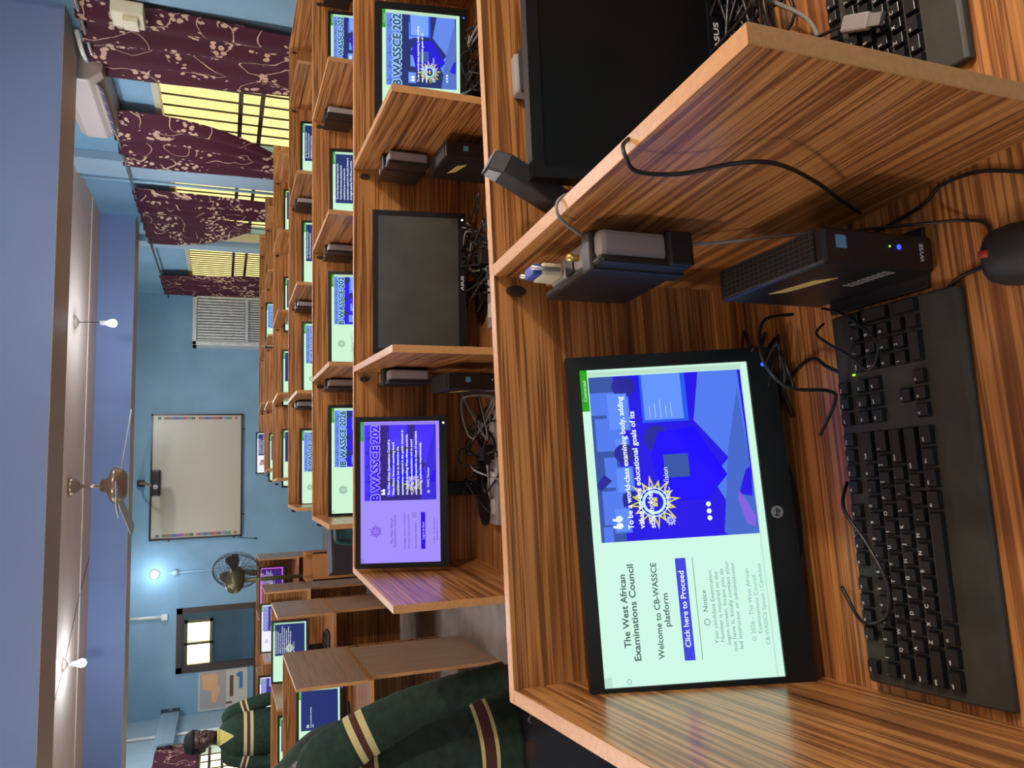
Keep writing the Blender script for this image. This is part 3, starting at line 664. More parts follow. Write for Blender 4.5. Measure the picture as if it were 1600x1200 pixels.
    if kind == 'mandate' or kind == 'text': txt('WAEC Mandate', x_t + .05, ye + .04, th, wht, 4.2, 'l', .14); ell(x_t + .02, ye + .03, .012, .02, E(*P['ban']), 4.2)
    elif kind != 'navy': txt('WAEC Vision', x_t + .06, ye + .04, th, wht, 4.2, 'l', .13); star(mb, X(x_t + .02), Z(ye + .03), h_ * .035, P, -4.2 * dy, E(.7, .85, 1), 10)
    if kind in ('quote', 'banner'):
        for k in range(3): ell(x_t + .02 + k * .022, .68 if kind == 'quote' else .83, .008, .014, wht, 4)
    # left column
    lc = .22
    if kind == 'quote':
        txt('The West African', lc + .005, .165, .036, tx, 1.5, 'c', .22, bold=.0007); txt('Examinations Council', lc, .215, .036, tx, 1.5, 'c', .29, bold=.0007)
        txt('Welcome to CB-WASSCE', lc, .345, .032, tx, 1.5, 'c', .29, bold=.0005); txt('platform', lc + .0, .395, .032, tx, 1.5, 'c', .10, bold=.0005)
        rect(.065, .455, .375, .515, E(.05, .06, .72), 1.5); txt('Click here to Proceed', lc, .497, .030, wht, 2.5, 'c', .23, bold=.0004)
        rect(.065, .553, .375, .556, tx, 1.5)
        txt('Notice', lc + .02, .612, .026, tx, 1.5, 'c', .065); ell(lc - .045, .602, .010, .017, tx, 1.4); ell(lc - .045, .602, .008, .0135, bgm, 1.6)
        for k, s in enumerate(('Your candidate Examination', 'Number is required on the', 'logon screen. Incase you do', 'not have it, kindly contact your', 'led instructor or administrator')): txt(s, lc, .655 + k * .033, .022, E(*[c * 2.4 for c in P['txt']]), 1.5, 'c', .0085 * len(s))
        for k, s in enumerate(('© 2026 - The West African', 'Examinations Council', 'CB-WASSCE System | Candidate')): txt(s, lc, .865 + k * .037, .022, E(*[c * 3.2 for c in P['txt']]), 1.5, 'c', .0088 * len(s))
        ell(.015, .14, .008, .012, tx, 1.4); ell(.015, .14, .0065, .010, bgm, 1.6)
        rect(0, .955, 1, .962, gry, 1.3)
    elif kind in ('mandate', 'logo', 'banner'):
        star(mb, X(lc), Z(.19), h_ * .09, P, -1.5 * dy, E(*[c * 1.5 for c in P['txt']]) if pal != 'purple' else E(.12, .04, .6), 12)
        txt('The West African', lc, .40, .028, tx, 1.5, 'c', .18); txt('Examinations Council', lc, .44, .028, tx, 1.5, 'c', .22)
        txt('Candidate Access Verification', lc, .56, .022, tx, 1.5, 'c', .26); txt('Enter your Examination Number', lc, .61, .02, tx, 1.5, 'c', .24)
        txt('Examination Number', lc - .03, .70, .022, tx, 1.5, 'c', .18); rect(lc + .09, .645, lc + .13, .70, gry, 1.5)
        rect(lc - .13, .755, lc + .13, .81, deep, 1.5); txt('Log in to Start', lc, .795, .022, wht, 2.5, 'c', .12)
        txt('© 2026 - The West African', lc, .93, .018, tx, 1.5, 'c', .18); txt('Examinations Council', lc, .965, .018, tx, 1.5, 'c', .14)
    else:
        txt('The West African', lc, .40, .028, tx, 1.5, 'c', .18); txt('Candidate Access Verification', lc, .55, .022, tx, 1.5, 'c', .24)
    return mb.mesh('screen')
SCR = {}
def screen_mesh(kind, pal, w_, full=False):
    k = '%s_%s_%.2f%s' % (kind, pal, w_, '_full' if full else '')
    if k not in SCR: SCR[k] = make_screen(k, w_, kind, pal)
    return SCR[k]
FRM = {}
def monitor(label, c, yaw, tilt, w_, kind, pal='green', bez=.017, chin=.022, led=LEDB, logo=None, full=False, stand=True, panel=None):
    """c = centre of the lit area; facing -y"""
    h_ = w_ * 9 / 16 if kind != 'off' else w_ * .60
    c = Vector(c); base = c.copy(); t = thing('monitor', label, 'monitor', (c.x, c.y, T), yaw, 'computer monitors')
    dz = c.z - T; k = 'frame%.3f%.3f%.3f%s%s' % (w_, bez, chin, logo, kind == 'off')
    xf = Matrix.Rotation(-tilt, 4, 'X')
    if k not in FRM:
        m = MB(); a, b_ = w_ / 2, h_ / 2; y0, y1 = -.004, .022
        m.box((-a - bez, y0, -b_ - chin), (-a, y1, b_ + bez), BEZ).box((a, y0, -b_ - chin), (a + bez, y1, b_ + bez), BEZ)
        m.box((-a, y0, b_), (a, y1, b_ + bez), BEZ).box((-a, y0, -b_ - chin), (a, y1, -b_), BEZ)
        m.box((-a, .002, -b_), (a, y1, b_), BLKM)
        m.box((-a * .75, y1, -b_ * .7), (a * .75, y1 + .025, b_ * .7), BLKM)
        if logo == 'hp':
            m2 = MB(); N_ = 24; R_ = .0082; lz = -b_ - .015
            m.add([Vector((R_ * math.cos(2 * PI * q / N_), y0 - .0004, lz + R_ * math.sin(2 * PI * q / N_))) for q in range(N_)], [list(range(N_))], plain('logo_grey', (.32, .3, .32), .35, .5))
            put_text(m, 'hp', 0, lz - .0022, .0062, BEZ, y0 - .0007, 'c', .0095, None, .0003)
        elif logo: put_text(m, logo, 0, -b_ - chin / 2 - .004, .008, LEG, y0 - .0004, 'c', .042 if len(logo) > 2 else .014, None, .0004)
        FRM[k] = m.mesh('bezel')
    f = link('bezel', FRM[k], t); f.matrix_local = Matrix.Translation((0, 0, dz)) @ xf
    s = link('screen', screen_mesh(kind, pal, w_, full) if kind != 'off' else off_mesh(w_, h_, panel or DARKP), t); s.matrix_local = Matrix.Translation((0, 0, dz)) @ xf @ Matrix.Translation((0, 0 if kind != 'off' else 0, 0))
    if led:
        l = MB().lathe([(0, 0), (.0028, 0), (.0028, .0008), (0, .001)], led, n=10, xf=Matrix.Rotation(PI / 2, 4, 'X')).build('power_light', f)
        l.matrix_local = Matrix.Translation((w_ / 2 - .006, -.004, -h_ / 2 - chin * .55))
    if stand:
        m = MB().box((-.022, .045, .008), (.022, .070, max(.06, dz)), BLK, None, .004); m.build('stand_neck', t)
        m = MB(); m.prism([(.11 * math.cos(a * PI / 12), .018 + .055 * math.sin(a * PI / 12)) for a in range(24)], 0, .010, BLK, 'xy'); m.build('stand_base', t)
    return t
OFFM = {}
def off_mesh(w_, h_, mt):
    k = (round(w_, 3), round(h_, 3), mt.name)
    if k not in OFFM:
        mb = MB(); mb.box((-w_ / 2, -.0012, -h_ / 2), (w_ / 2, .001, h_ / 2), mt); OFFM[k] = mb.mesh('screen')
    return OFFM[k]

# near screen
monitor('large lit HP monitor in the nearest cubicle showing the click to proceed page'.replace('HP ', ''), (-.072, .865, .919), .089, .34, .41, 'quote', 'near', bez=.018, chin=.038, logo='hp')
monitor('big switched off black monitor behind the near partition', (.628, .895, .945), .02, .12, .44, 'off', bez=.017, chin=.024, led=None, logo='ASUS', panel=DARKN)
def place(r, top, right, kind, pal, label, full=False, w_=.41, dy=.12, tilt=.16, led=LEDB, yaw=0.0, logo=None, bez=.014):
    """monitor in a desk row: its lit area's upper right corner seen at (top, right)"""
    rows = ROWS if r > 0 else {q: v for q, v in LROWS.items()}
    A, B = [Vector(q[:2]) for q in rows[abs(r)][:2]]
    p = ony(top, right, A.y + (B.y - A.y) * .5 - dy); h_ = w_ * 9 / 16 if kind != 'off' else w_ * .60
    for _ in range(3):
        f_ = (p.x - A.x) / (B.x - A.x); yy = A.y + (B.y - A.y) * f_ - dy; p = ony(top, right, yy)
    ang = math.atan2(B.y - A.y, B.x - A.x) + yaw
    c = Vector((p.x - w_ / 2 * math.cos(ang), p.y - w_ / 2 * math.sin(ang) - h_ / 2 * math.sin(tilt), p.z - h_ / 2 * math.cos(tilt)))
    return monitor(label, c, ang, tilt, w_, kind, pal, bez=bez, led=led, full=full, logo=logo)
place(2, 597, 14, 'banner', 'green', 'lit monitor with quote and yellow star at the right of the second row', w_=.41, dy=.11, bez=.022)
place(2, 590, 336, 'off', 'green', 'grey switched off monitor in the middle cubicle of the second row', w_=.39, dy=.11, led=LEDW, logo='ASUS')
place(2, 563, 660, 'mandate', 'purple', 'purple tinted lit monitor at the left end of the second row', w_=.395, dy=.10, tilt=.30, led=LEDW, yaw=.02)
place(3, 517, 22, 'banner', 'green', 'lit monitor with blue banner page at the frame edge in the third row', w_=.39)
place(3, 520, 237, 'text', 'green', 'lit monitor with a dark page of white text in the third row', w_=.41)
place(3, 518, 429, 'logo', 'green', 'lit monitor with banner and grey sun emblem in the middle of the third row', w_=.385)
place(3, 518, 638, 'logo', 'green', 'lit monitor reading 2026 at the left end of the third row', w_=.44, full=True)
R4 = [(473, 193, 'text', 'lit monitor beside the windows in the fourth row'), (475, 348, 'text', 'lit monitor with white lines of text in the fourth row, second from the windows'), (475, 506, 'banner', 'lit monitor near the middle of the fourth row'), (472, 673, 'banner', 'lit monitor at the left end of the fourth row')]
for (a, b_, k, l) in R4: place(4, a, b_, k, 'green', l, w_=.42)
R5 = [(446, 298, 'navy', 'lit monitor nearest the windows in the fifth row'), (446, 435, 'navy', 'narrow visible lit monitor in the fifth row, second from the windows'), (443, 549, 'navy', 'narrow visible lit monitor in the fifth row, third from the windows'), (443, 673, 'navy', 'narrow visible lit monitor at the left end of the fifth row')]
for (a, b_, k, l) in R5: place(5, a, b_, k, 'green', l, w_=.42)
place(6, 417, 475, 'banner', 'green', 'lit monitor with blue banner in the sixth row toward the windows', w_=.41)
place(6, 422, 679, 'navy', 'green', 'lit monitor at the left end of the sixth row', w_=.42)
place(7, 402, 677, 'text', 'white', 'white glowing monitor standing at the left end of the farthest row', w_=.42)
place(-1, 467, 1078, 'navy', 'green', 'lit dark blue screen behind the broad left end panel', w_=.42, dy=.22)
place(-2, 427, 974, 'text', 'green', 'lit monitor full of white text in the second left-hand row', w_=.42, dy=.2)
place(-2, 437, 1122, 'navy', 'green', 'partly hidden lit monitor behind the green sleeve in the second left-hand row', w_=.42, dy=.2)
place(-3, 409, 946, 'banner', 'white', 'lit monitor at the right end of the third left-hand row', w_=.42, dy=.15)
place(-3, 406, 1059, 'banner', 'white', 'lit blue banner monitor beside the far pupil in the third left-hand row', w_=.42, dy=.15)
place(-4, 407, 888, 'text', 'magenta', 'magenta tinted lit monitor in the farthest left-hand row', w_=.42, dy=.15)

# ---------------------------------------------------------------- terminals, clients, strips in the cubicles
def terminal(label, loc, rz, grp='wall mounted terminal boxes', plug=False, s=1.0):
    """small box fixed on the left face of a partition; local -x points out of the partition, y along, z up"""
    t = thing('terminal_box', label, 'terminal', loc, rz, grp)
    MB().box((-.038, -.085, -.055), (-.008, .075, .055), GREYP, None, .006).build('shell', t)
    MB().box((-.046, -.090, -.060), (-.036, .080, .060), BLK, None, .004).build('front_cover', t)
    MB().box((-.048, -.035, -.064), (0, .005, .064), BLK, None, .003).build('clip', t)
    return t
def tower(label, loc, rz, name_txt='WYSE', dims=(.040, .175, .158), led=LEDB, note=True, grp='upright thin client computers'):
    t = thing('thin_client', label, 'computer', loc, rz, grp); w_, d, h_ = dims
    cs = MB().box((-w_ / 2, 0, .004), (w_ / 2, d, h_), BLK, None, .004).build('case', t)
    MB().box((-w_ / 2 + .003, .012, h_ + .0002), (w_ / 2 - .003, d - .01, h_ + .0012), PERF).build('grille', t)
    m = MB(); put_text(m, name_txt, 0, .020, .0055, LEG, -.0006, 'c', .020, None, .0003); m.build('lettering', cs)
    m = MB().lathe([(0, 0), (.0028, 0), (.0028, .0008), (0, .001)], led, n=12, xf=Matrix.Translation((.004, -.0002, .055)) @ Matrix.Rotation(PI / 2, 4, 'X'))
    m.lathe([(0, 0), (.001, 0), (.001, .0008), (0, .001)], LEDG, n=8, xf=Matrix.Translation((.004, -.0002, .068)) @ Matrix.Rotation(PI / 2, 4, 'X')); m.build('power_light', cs)
    MB().box((-.035, .01, 0), (.035, d - .02, .006), BLK, None, .002).build('foot', t)
    if note:
        MB().prism([(.045, h_ * .62), (.11, h_ * .70), (.125, h_ * .80), (.06, h_ * .74)], -w_ / 2 - .0008, -w_ / 2 - .0002, YELP, 'yz').build('paper_label', cs)
        MB().box((-.003, -.0008, .128), (.011, -.0002, .142), plain('blue_sticker', (.12, .35, .6), .4)).build('sticker', cs)
        m = MB()
        for a in range(9):
            for b_ in range(3): m.box((-w_ / 2 - .0006, .012 + a * .007, .05 + b_ * .006), (-w_ / 2 - .0001, .016 + a * .007, .0535 + b_ * .006), GREYP)
        m.build('side_vents', cs)
    return t
# nearest cubicle: tower, terminal, keyboard, mouse
tower('black upright thin client with yellow paper label beside the nearest keyboard', (.219, .588, T), .02)
ang1 = math.atan2(.104, 1.808)
t = thing('terminal_box', 'black and grey terminal box with beige plug on the near partition', 'terminal', (.270, .822, 1.030), ang1, 'wall mounted terminal boxes')
MB().box((-.036, -.075, -.062), (-.002, .072, .050), GREYP, None, .008).build('shell', t)
MB().box((-.046, -.080, -.068), (-.035, .082, .054), BLK, None, .005).build('front_cover', t)
MB().box((-.049, -.060, -.070), (0, -.036, .056), BLK, None, .003).build('clip', t)
MB().box((-.044, -.084, -.070), (-.001, -.068, -.035), BLK, None, .004).build('corner_guard', t)
MB().box((-.030, .028, .050), (-.012, .062, .078), CREAMP, None, .003).box((-.028, .030, .078), (-.014, .060, .090), BLUEP, None, .002).tube([(-.021, .027, .055), (-.021, .027, .094)], .003, STEEL, 8).tube([(-.021, .064, .055), (-.021, .064, .094)], .003, STEEL, 8).build('video_plug', t)
MB().tube([(-.02, -.015, .048), (-.02, -.015, .064)], .0045, GOLD, 10).tube([(-.02, .072, .04), (-.02, .088, .045)], .0045, GOLD, 10).build('gold_connectors', t)
MB().box((-.034, -.004, .050), (-.012, .016, .0525), BLK).build('socket', t)

def keyboard(label, loc, rz, prefix, visible=None, label_keys=True):
    t = thing('keyboard', label, 'keyboard', loc, rz, 'computer keyboards')
    W, D = .432, .166; U = .0186
    m = MB(); m.prism([(-D / 2, 0), (D / 2, 0), (D / 2, .022), (D / 2 - .01, .025), (-D / 2 + .035, .014), (-D / 2 + .004, .010), (-D / 2, .006)], -W / 2, W / 2, KEYB, 'yz'); m.build('body', t, bev=.004)
    keys = []; y0 = -D / 2 + .044; x0 = -W / 2 + .010
    def row(k, items, x=x0, dy=0):
        for it in items:
            if isinstance(it, (int, float)): x += it * U
            else:
                lab, wd = it[0], it[1]; keys.append((x, y0 + k * U + dy, wd, it[2] if len(it) > 2 else 1, lab)); x += wd * U
        return x
    row(0, [('ctrl', 1.25), ('win', 1.25), ('alt', 1.25), ('', 6.25), ('alt', 1.25), ('win', 1.25), ('doc', 1.25), ('ctrl', 1.25)])
    row(1, [('shift', 2.25)] + [(c, 1) for c in 'ZXCVBNM,./'] + [('shift', 2.75)])
    row(2, [('caps', 1.75)] + [(c, 1) for c in "ASDFGHJKL;'"] + [('enter', 2.25)])
    row(3, [('tab', 1.5)] + [(c, 1) for c in 'QWERTYUIOP[]'] + [('\\', 1.5)])
    row(4, [(c, 1) for c in "`1234567890-="] + [('back', 2)])
    row(5, [('esc', 1), 1, ('F1', 1), ('F2', 1), ('F3', 1), ('F4', 1), .5, ('F5', 1), ('F6', 1), ('F7', 1), ('F8', 1), .5, ('F9', 1), ('F10', 1), ('F11', 1), ('F12', 1)], dy=.006)
    xn = x0 + 15.35 * U
    row(5, [('prt', 1), ('scr', 1), ('brk', 1)], xn, .006); row(4, [('ins', 1), ('hm', 1), ('pu', 1)], xn); row(3, [('del', 1), ('end', 1), ('pd', 1)], xn)
    row(1, [1, ('^', 1)], xn); row(0, [('<', 1), ('v', 1), ('>', 1)], xn)
    xp = x0 + 18.65 * U
    row(4, [('num', 1), ('/', 1), ('*', 1), ('-', 1)], xp); row(3, [('7', 1), ('8', 1), ('9', 1), ('+', 1, 2)], xp - 0); row(2, [('4', 1), ('5', 1), ('6', 1)], xp); row(1, [('1', 1), ('2', 1), ('3', 1), ('ent', 1, 2)], xp); row(0, [('0', 2), ('.', 1)], xp)
    cache = {}; slope = math.atan((.025 - .014) / (D - .045)); n = 0; rest = MB()
    for (x, y, wd, dp, lab) in keys:
        if dp == 2: y -= U
        if visible and not visible(x, y): continue
        a = (x + .0008, y + .0008, x + wd * U - .0008, y + dp * U - .0008); hh = .0085; zb = .0125 + (y + U / 2 + D / 2 - .045) * math.tan(slope)
        ck = (wd, dp, lab)
        if ck not in cache:
            m = MB(); L_, D_ = wd * U - .0016, dp * U - .0016; i = .0022
            vs = [(0, 0, 0), (L_, 0, 0), (L_, D_, 0), (0, D_, 0), (i, i * .6, hh), (L_ - i, i * .6, hh), (L_ - i, D_ - i * 1.6, hh), (i, D_ - i * 1.6, hh)]
            m.add([Vector(v) for v in vs], [(0, 3, 2, 1), (4, 5, 6, 7), (0, 1, 5, 4), (1, 2, 6, 5), (2, 3, 7, 6), (3, 0, 4, 7)], KEYM)
            if label_keys and lab:
                xf = Matrix.Translation((.0035, D_ - .0085 if len(lab) == 1 else D_ - .008, hh + .0002)) @ Matrix.Rotation(-PI / 2, 4, 'X')
                hgt = .0042 if len(lab) == 1 else .0024
                put_text(m, lab, 0, 0, hgt, LEG, 0, 'l', None, xf, .00012)
            cache[ck] = m.mesh('key')
        if n < 100:
            o = link('key', cache[ck], t, (a[0], a[1], zb), (slope, 0, 0), .0)
            bmod = o.modifiers.new('bevel', 'BEVEL'); bmod.width = .0007; bmod.segments = 2; bmod.limit_method = 'ANGLE'; bmod.angle_limit = .5
        else:
            me = cache[ck]; rest.add([v.co + Vector((a[0], a[1], zb)) for v in me.vertices], [list(p.vertices) for p in me.polygons], KEYM)
        n += 1
    if rest.v: r_ = rest.build('keys', t); r_['kind'] = 'stuff'
    MB().box((W / 2 - .0765, D / 2 - .030, .0236), (W / 2 - .0745, D / 2 - .027, .0250), LEDG).build('lock_light', t)
    return t
keyboard('dusty black full-size keyboard lying under the nearest lit monitor', (-.040, .634, T), .036, 'a')
keyboard('black keyboard in the right cubicle, cut off by the frame edge', (.622, .612, T), .045, 'b')
# mouse
def mouse(label, loc, rz):
    t = thing('mouse', label, 'mouse', loc, rz); m = MB(); rg = []
    for k in range(13):
        v = k / 12; yv = .055 - .11 * v; wv = .031 * (1 - abs(2 * v - 1) ** 5 * .35); hv = .030 * math.sin(PI * (.22 + .70 * v)) + .004
        if k in (0, 12): wv *= .8; hv *= .5
        rg.append([Vector((wv * math.cos(a), yv, max(0, .004 + hv * max(0, math.sin(a)) ** .8 if math.sin(a) > 0 else 0))) for a in [2 * PI * j / 24 for j in range(24)]])
    m.rings(rg[::-1], BLKM); m.build('shell', t)
    MB().lathe([(0, -.0035), (.008, -.0035), (.008, .0035), (0, .0035)], plain('red_rubber', (.35, .03, .015), .5), n=16, xf=Matrix.Translation((0, .040, .0285)) @ Matrix.Rotation(PI / 2, 4, 'Y')).build('wheel', t)
    MB().box((-.0006, .005, .028), (.0006, .030, .0345), BLK).build('button_gap', t)
    return t
mouse('black mouse with a red scroll wheel at the bottom right desk edge', (.190, .470, T), -.12)
# cables in the two near cubicles
def cab(label, pts, r=.0022, mat=CABLE, sm=8, name='cable'):
    return tag(MB().tube(pts, r, mat, 8, smoothpath=sm).build(name), label, 'cable', 'loose cables in the near cubicles')
cab('black cable looping over the near partition top and down its left face', [(.330, .62, 1.02), (.318, .612, 1.10), (.303, .60, 1.128), (.285, .592, 1.132), (.276, .600, 1.115), (.2745, .59, 1.075), (.2755, .557, 1.04), (.276, .545, 1.00), (.2775, .572, .93), (.279, .61, .86), (.279, .64, .80)])
cab('thin grey cable bent over the partition below the angular box', [(.330, .80, 1.065), (.320, .775, 1.10), (.302, .76, 1.125), (.286, .762, 1.124), (.276, .775, 1.10), (.270, .80, 1.05), (.2705, .795, .99), (.2715, .77, .92), (.272, .73, .86), (.272, .70, .82)], .002, CABG)
cab('black mouse cable curving across the desk to the mouse', [(.188, .522, T + .012), (.186, .56, T + .004), (.165, .60, T + .003), (.15, .645, T + .008), (.16, .69, T + .03)])
def dz(px, z): p = onz(px[0], px[1], z); return (p.x, p.y, p.z)
cab('black cable sweeping from the right edge of the desk to the mouse cable', [dz(q, T + .004) for q in [(1600, 268), (1530, 268), (1470, 290), (1435, 325)]] + [(.262, .68, T + .01)])
cab('black cable arching beside the thin client front', [(.262, .69, T + .07), (.258, .64, T + .055), (.250, .58, T + .02), (.245, .55, T + .004), (.232, .525, T + .003), (.2, .525, T + .003), (.188, .545, T + .003)], .0018)
cab('black cable hanging in a loop in front of the lit screen corner', [(.185, .76, T + .05), (.17, .745, T + .11), (.12, .72, T + .135), (.085, .71, T + .11), (.08, .70, T + .06), (.07, .72, T + .03), (.03, .76, T + .02)], .0022)
cab('black cable lying curled on the keyboard function keys', [(-.03, .73, T + .012), (-.06, .715, T + .035), (-.10, .68, T + .038), (-.14, .655, T + .040), (-.175, .66, T + .038), (-.19, .69, T + .034), (-.19, .73, T + .012), (-.16, .76, T + .004)], .0022)
cab('black keyboard lead coming out behind the number pad', [(.10, .712, T + .016), (.115, .74, T + .02), (.13, .77, T + .012), (.12, .81, T + .006), (.09, .85, T + .005)], .0025)
cab('tangled black lead over the number pad corner', [(.17, .74, T + .02), (.15, .72, T + .05), (.12, .68, T + .045), (.10, .655, T + .040), (.125, .64, T + .040), (.15, .66, T + .04), (.175, .70, T + .03), (.19, .74, T + .02)], .0018)
m = MB()
for k in range(5):
    p0 = Vector((.05 + random.random() * .14, .80 + random.random() * .12, T + .004))
    pts = [p0]
    for q in range(5): pts.append(Vector((.06 + random.random() * .13, .80 + random.random() * .12, T + .004 + random.random() * .05)))
    m.tube(pts, .0026, CABLE, 6, smoothpath=6)
tag(m.build('cable_tangle'), 'tangle of black leads on the desk behind the nearest lit monitor', 'cables', kind='stuff')
m = MB()
for k in range(10):
    pts = [Vector((.50 + random.random() * .3, .76 + random.random() * .15, T + .004 + random.random() * .06)) for q in range(6)]
    m.tube(pts, .0026, CABLE, 6, smoothpath=6)
m.tube([dz(q, T + .03) for q in [(1200, 0), (1262, 30), (1285, 80)]], .003, CABG, 6, smoothpath=6)
tag(m.build('cable_tangle'), 'tangle of leads behind the keyboard in the right cubicle', 'cables', kind='stuff')
# usb style plug lying on the right keyboard
t = thing('cable_plug', 'grey cable plug with metal tip lying on the right-hand keyboard', 'plug', (.512, .640, T + .038), 1.15)
MB().box((-.03, -.010, -.004), (.012, .010, .006), GREYP, None, .003).build('grip', t); MB().box((-.048, -.007, -.002), (-.03, .007, .004), STEEL).build('tip', t)
MB().tube([(.012, 0, 0), (.05, .01, .004), (.10, .02, .0)], .0025, CABLE, 6, smoothpath=5).build('lead', t)
# angular box leaning on the near panel top
t = thing('plastic_box', 'angular black box leaning over the near panel beside the big dark monitor', 'box', (.392, .935, 1.082), ang1)
xf = Matrix.Rotation(math.radians(-62), 4, 'Y')
cs = MB().prism([(-.075, -.014), (.045, -.014), (.066, -.002), (.066, .022), (-.075, .022)], -.016, .016, BLKM, 'xy', xf).build('case', t, bev=.003)
MB().prism([(.046, -.009), (.063, .001), (.063, .019), (.046, .019)], .0163, .0175, SILV, 'xy', xf).build('end_panel', cs, bev=.0006)
MB().box((.0662, -.002, -.015), (.0672, .022, .015), SILV, xf).build('edge_trim', cs)
t = thing('terminal_box', 'dark terminal box behind the big switched off monitor', 'terminal', (.590, .995, .955), ang1, 'wall mounted terminal boxes')
MB().box((-.036, -.016, 0), (.036, .0, .118), BLKM, None, .006).build('front_cover', t); MB().box((-.033, 0, .002), (.033, .020, .122), GREYP, None, .005).build('shell', t)

# cubicle equipment of rows 2 and 3 (and hints in row 4)
def cell_frame(r, d, dy, z):
    A, B = [Vector(q) for q in ROWS[r]]; dr = (B - A).normalized(); nrm = Vector((dr.y, -dr.x)); p = A + dr * d + nrm * dy
    return (p.x, p.y, z), math.atan2(dr.y, dr.x)
ORD = ['left', 'middle', 'right', 'far right', 'window side']
def eq_term(r, d, label, z=1.0, dy=.125):
    loc, a = cell_frame(r, d - .0095, dy, z); return terminal(label, loc, a)
def eq_tower(r, d, label, dy=.35, led=LEDB):
    loc, a = cell_frame(r, d - .06, dy, T); return tower(label, loc, a, '', (.045, .18, .19), led)
eq_term(2, PP[2][2], 'terminal box with two pale corners on the red-brown partition of the second row'); eq_term(2, PP[2][1], 'terminal box in the left cubicle of the second row beside the purple screen')
eq_tower(2, PP[2][2], 'black thin client with blue light and yellow tag in the middle of the second row', .38); eq_tower(2, PP[2][1], 'black thin client with blue light beside the purple screen', .38)
for i, q in enumerate(PP[3][1:5]): eq_term(3, q, 'small terminal box in the third row, %s' % ['under the 2026 banner cubicle', 'above the grey sun emblem cubicle', 'beside the dark text page', 'nearest the windows'][i], 1.02, .11)
for i, q in enumerate(PP[4][1:4]): eq_term(4, q, 'tiny terminal box in the fourth row, %s' % ['leftmost of its kind', 'middle of its kind', 'rightmost of its kind'][i], 1.03, .11)
for (c, l) in ((PP[2][1] + .26, 'grey power strip under the switched off monitor of the second row'), (PP[2][0] + .30, 'power strip under the purple screen')):
    loc, a = cell_frame(2, c, .26, T); t = thing('power_strip', l, 'power strip', loc, a, 'power strips on the second row')
    MB().box((-.16, -.03, 0), (.16, .03, .028), GREYP, None, .004).build('body', t)
    for k in range(4): MB().box((-.13 + k * .075, -.018, .0285), (-.09 + k * .075, .018, .030 + (.03 if k == 2 else 0)), BLK if k == 2 else WHITEP).build('socket', t)
for (c, l, n_) in ((PP[2][1] + .35, 'knot of black cables behind the switched off monitor', 14), (PP[2][0] + .35, 'knot of black cables under the purple screen', 12), (PP[2][2] + .3, 'knot of black cables at the right of the second row', 10)):
    loc, a = cell_frame(2, c, .22, T); m = MB()
    for k in range(n_):
        ce = random.uniform(-.12, .10)
        m.tube([Vector((ce + random.uniform(-.07, .07), random.uniform(-.10, .12), .004 + random.random() * .08)) for q in range(6)], .003, CABLE if k % 5 else CABG, 6, smoothpath=5)
    tag(m.build('cable_tangle', None, loc, (0, 0, a)), l, 'cables', kind='stuff')
for (r, c, l) in ((2, PP[2][0] + .27, 'keyboard in front of the purple screen'), (-2, 0, 'dark keyboard under the text filled monitor of the left block')):
    if r > 0: loc, a = cell_frame(r, c, .42, T); loc = Vector(loc)
    else: loc = Vector((-1.35, 5.75, T)); a = 0
    t = thing('keyboard', l, 'keyboard', loc, a, 'computer keyboards')
    MB().box((-.22, -.08, 0), (.22, .08, .018), KEYB, None, .004).build('body', t)
    m = MB()
    for i in range(22):
        for j in range(6):
            if i in (15, 18): continue
            m.box((-.212 + i * .0193, -.052 + j * .0195, .018), (-.196 + i * .0193, -.036 + j * .0195, .025), KEYM)
    o = m.build('keys', t); o['kind'] = 'stuff'
# things under and among the left desks
t = thing('storage_box', 'open orange-brown box on the floor among the left desks', 'box', (-.72, 5.42, .60)); 
t.location = (-.80, 7.0, 0)
MB().box((-.12, -.12, 0), (.12, .12, .010), CARD).box((-.12, -.12, 0), (-.11, .12, .80), CARD).box((.11, -.12, 0), (.12, .12, .80), CARD).box((-.12, .11, 0), (.12, .12, .80), CARD).box((-.12, -.12, 0), (.12, -.11, .74), CARD).build('walls', t)
t = thing('office_cabinet', 'dark office cabinet standing past the left desk ends', 'cabinet', (-.60, 6.1, 0), .25)
DP = plain('dark_purple_metal', (.055, .045, .06), .4)
MB().box((-.17, -.12, 0), (.17, .14, .70), DP).build('case', t, bev=.004); MB().box((-.16, -.125, .02), (.16, -.1205, .68), plain('case_front', (.03, .027, .035), .5)).build('front', t)
def chair(label, loc, rz):
    t = thing('chair', label, 'chair', loc, rz, 'tube frame chairs between the desk rows')
    MB().tube([(-.19, -.2, .0), (-.19, -.19, .44), (-.19, .18, .46), (-.19, .24, .92), (-.12, .26, .98), (.12, .26, .98), (.19, .24, .92), (.19, .18, .46), (.19, -.19, .44), (.19, -.2, 0)], .013, TEAL, 8, smoothpath=3).build('frame', t)
    MB().tube([(-.19, .2, 0), (-.19, .16, .45)], .013, TEAL, 8).build('leg', t); MB().tube([(.19, .2, 0), (.19, .16, .45)], .013, TEAL, 8).build('leg', t)
    MB().box((-.18, -.2, .45), (.18, .17, .475), TEAL, None, .008).build('seat', t); MB().box((-.17, .235, .74), (.17, .25, .96), TEAL, None, .006).build('backrest', t)
    return t
chair('teal tube chair sticking out past the fourth desk row', (-.14, 3.93, 0), PI)
chair('teal tube chair sticking out past the fifth desk row', (.0, 5.25, 0), PI)

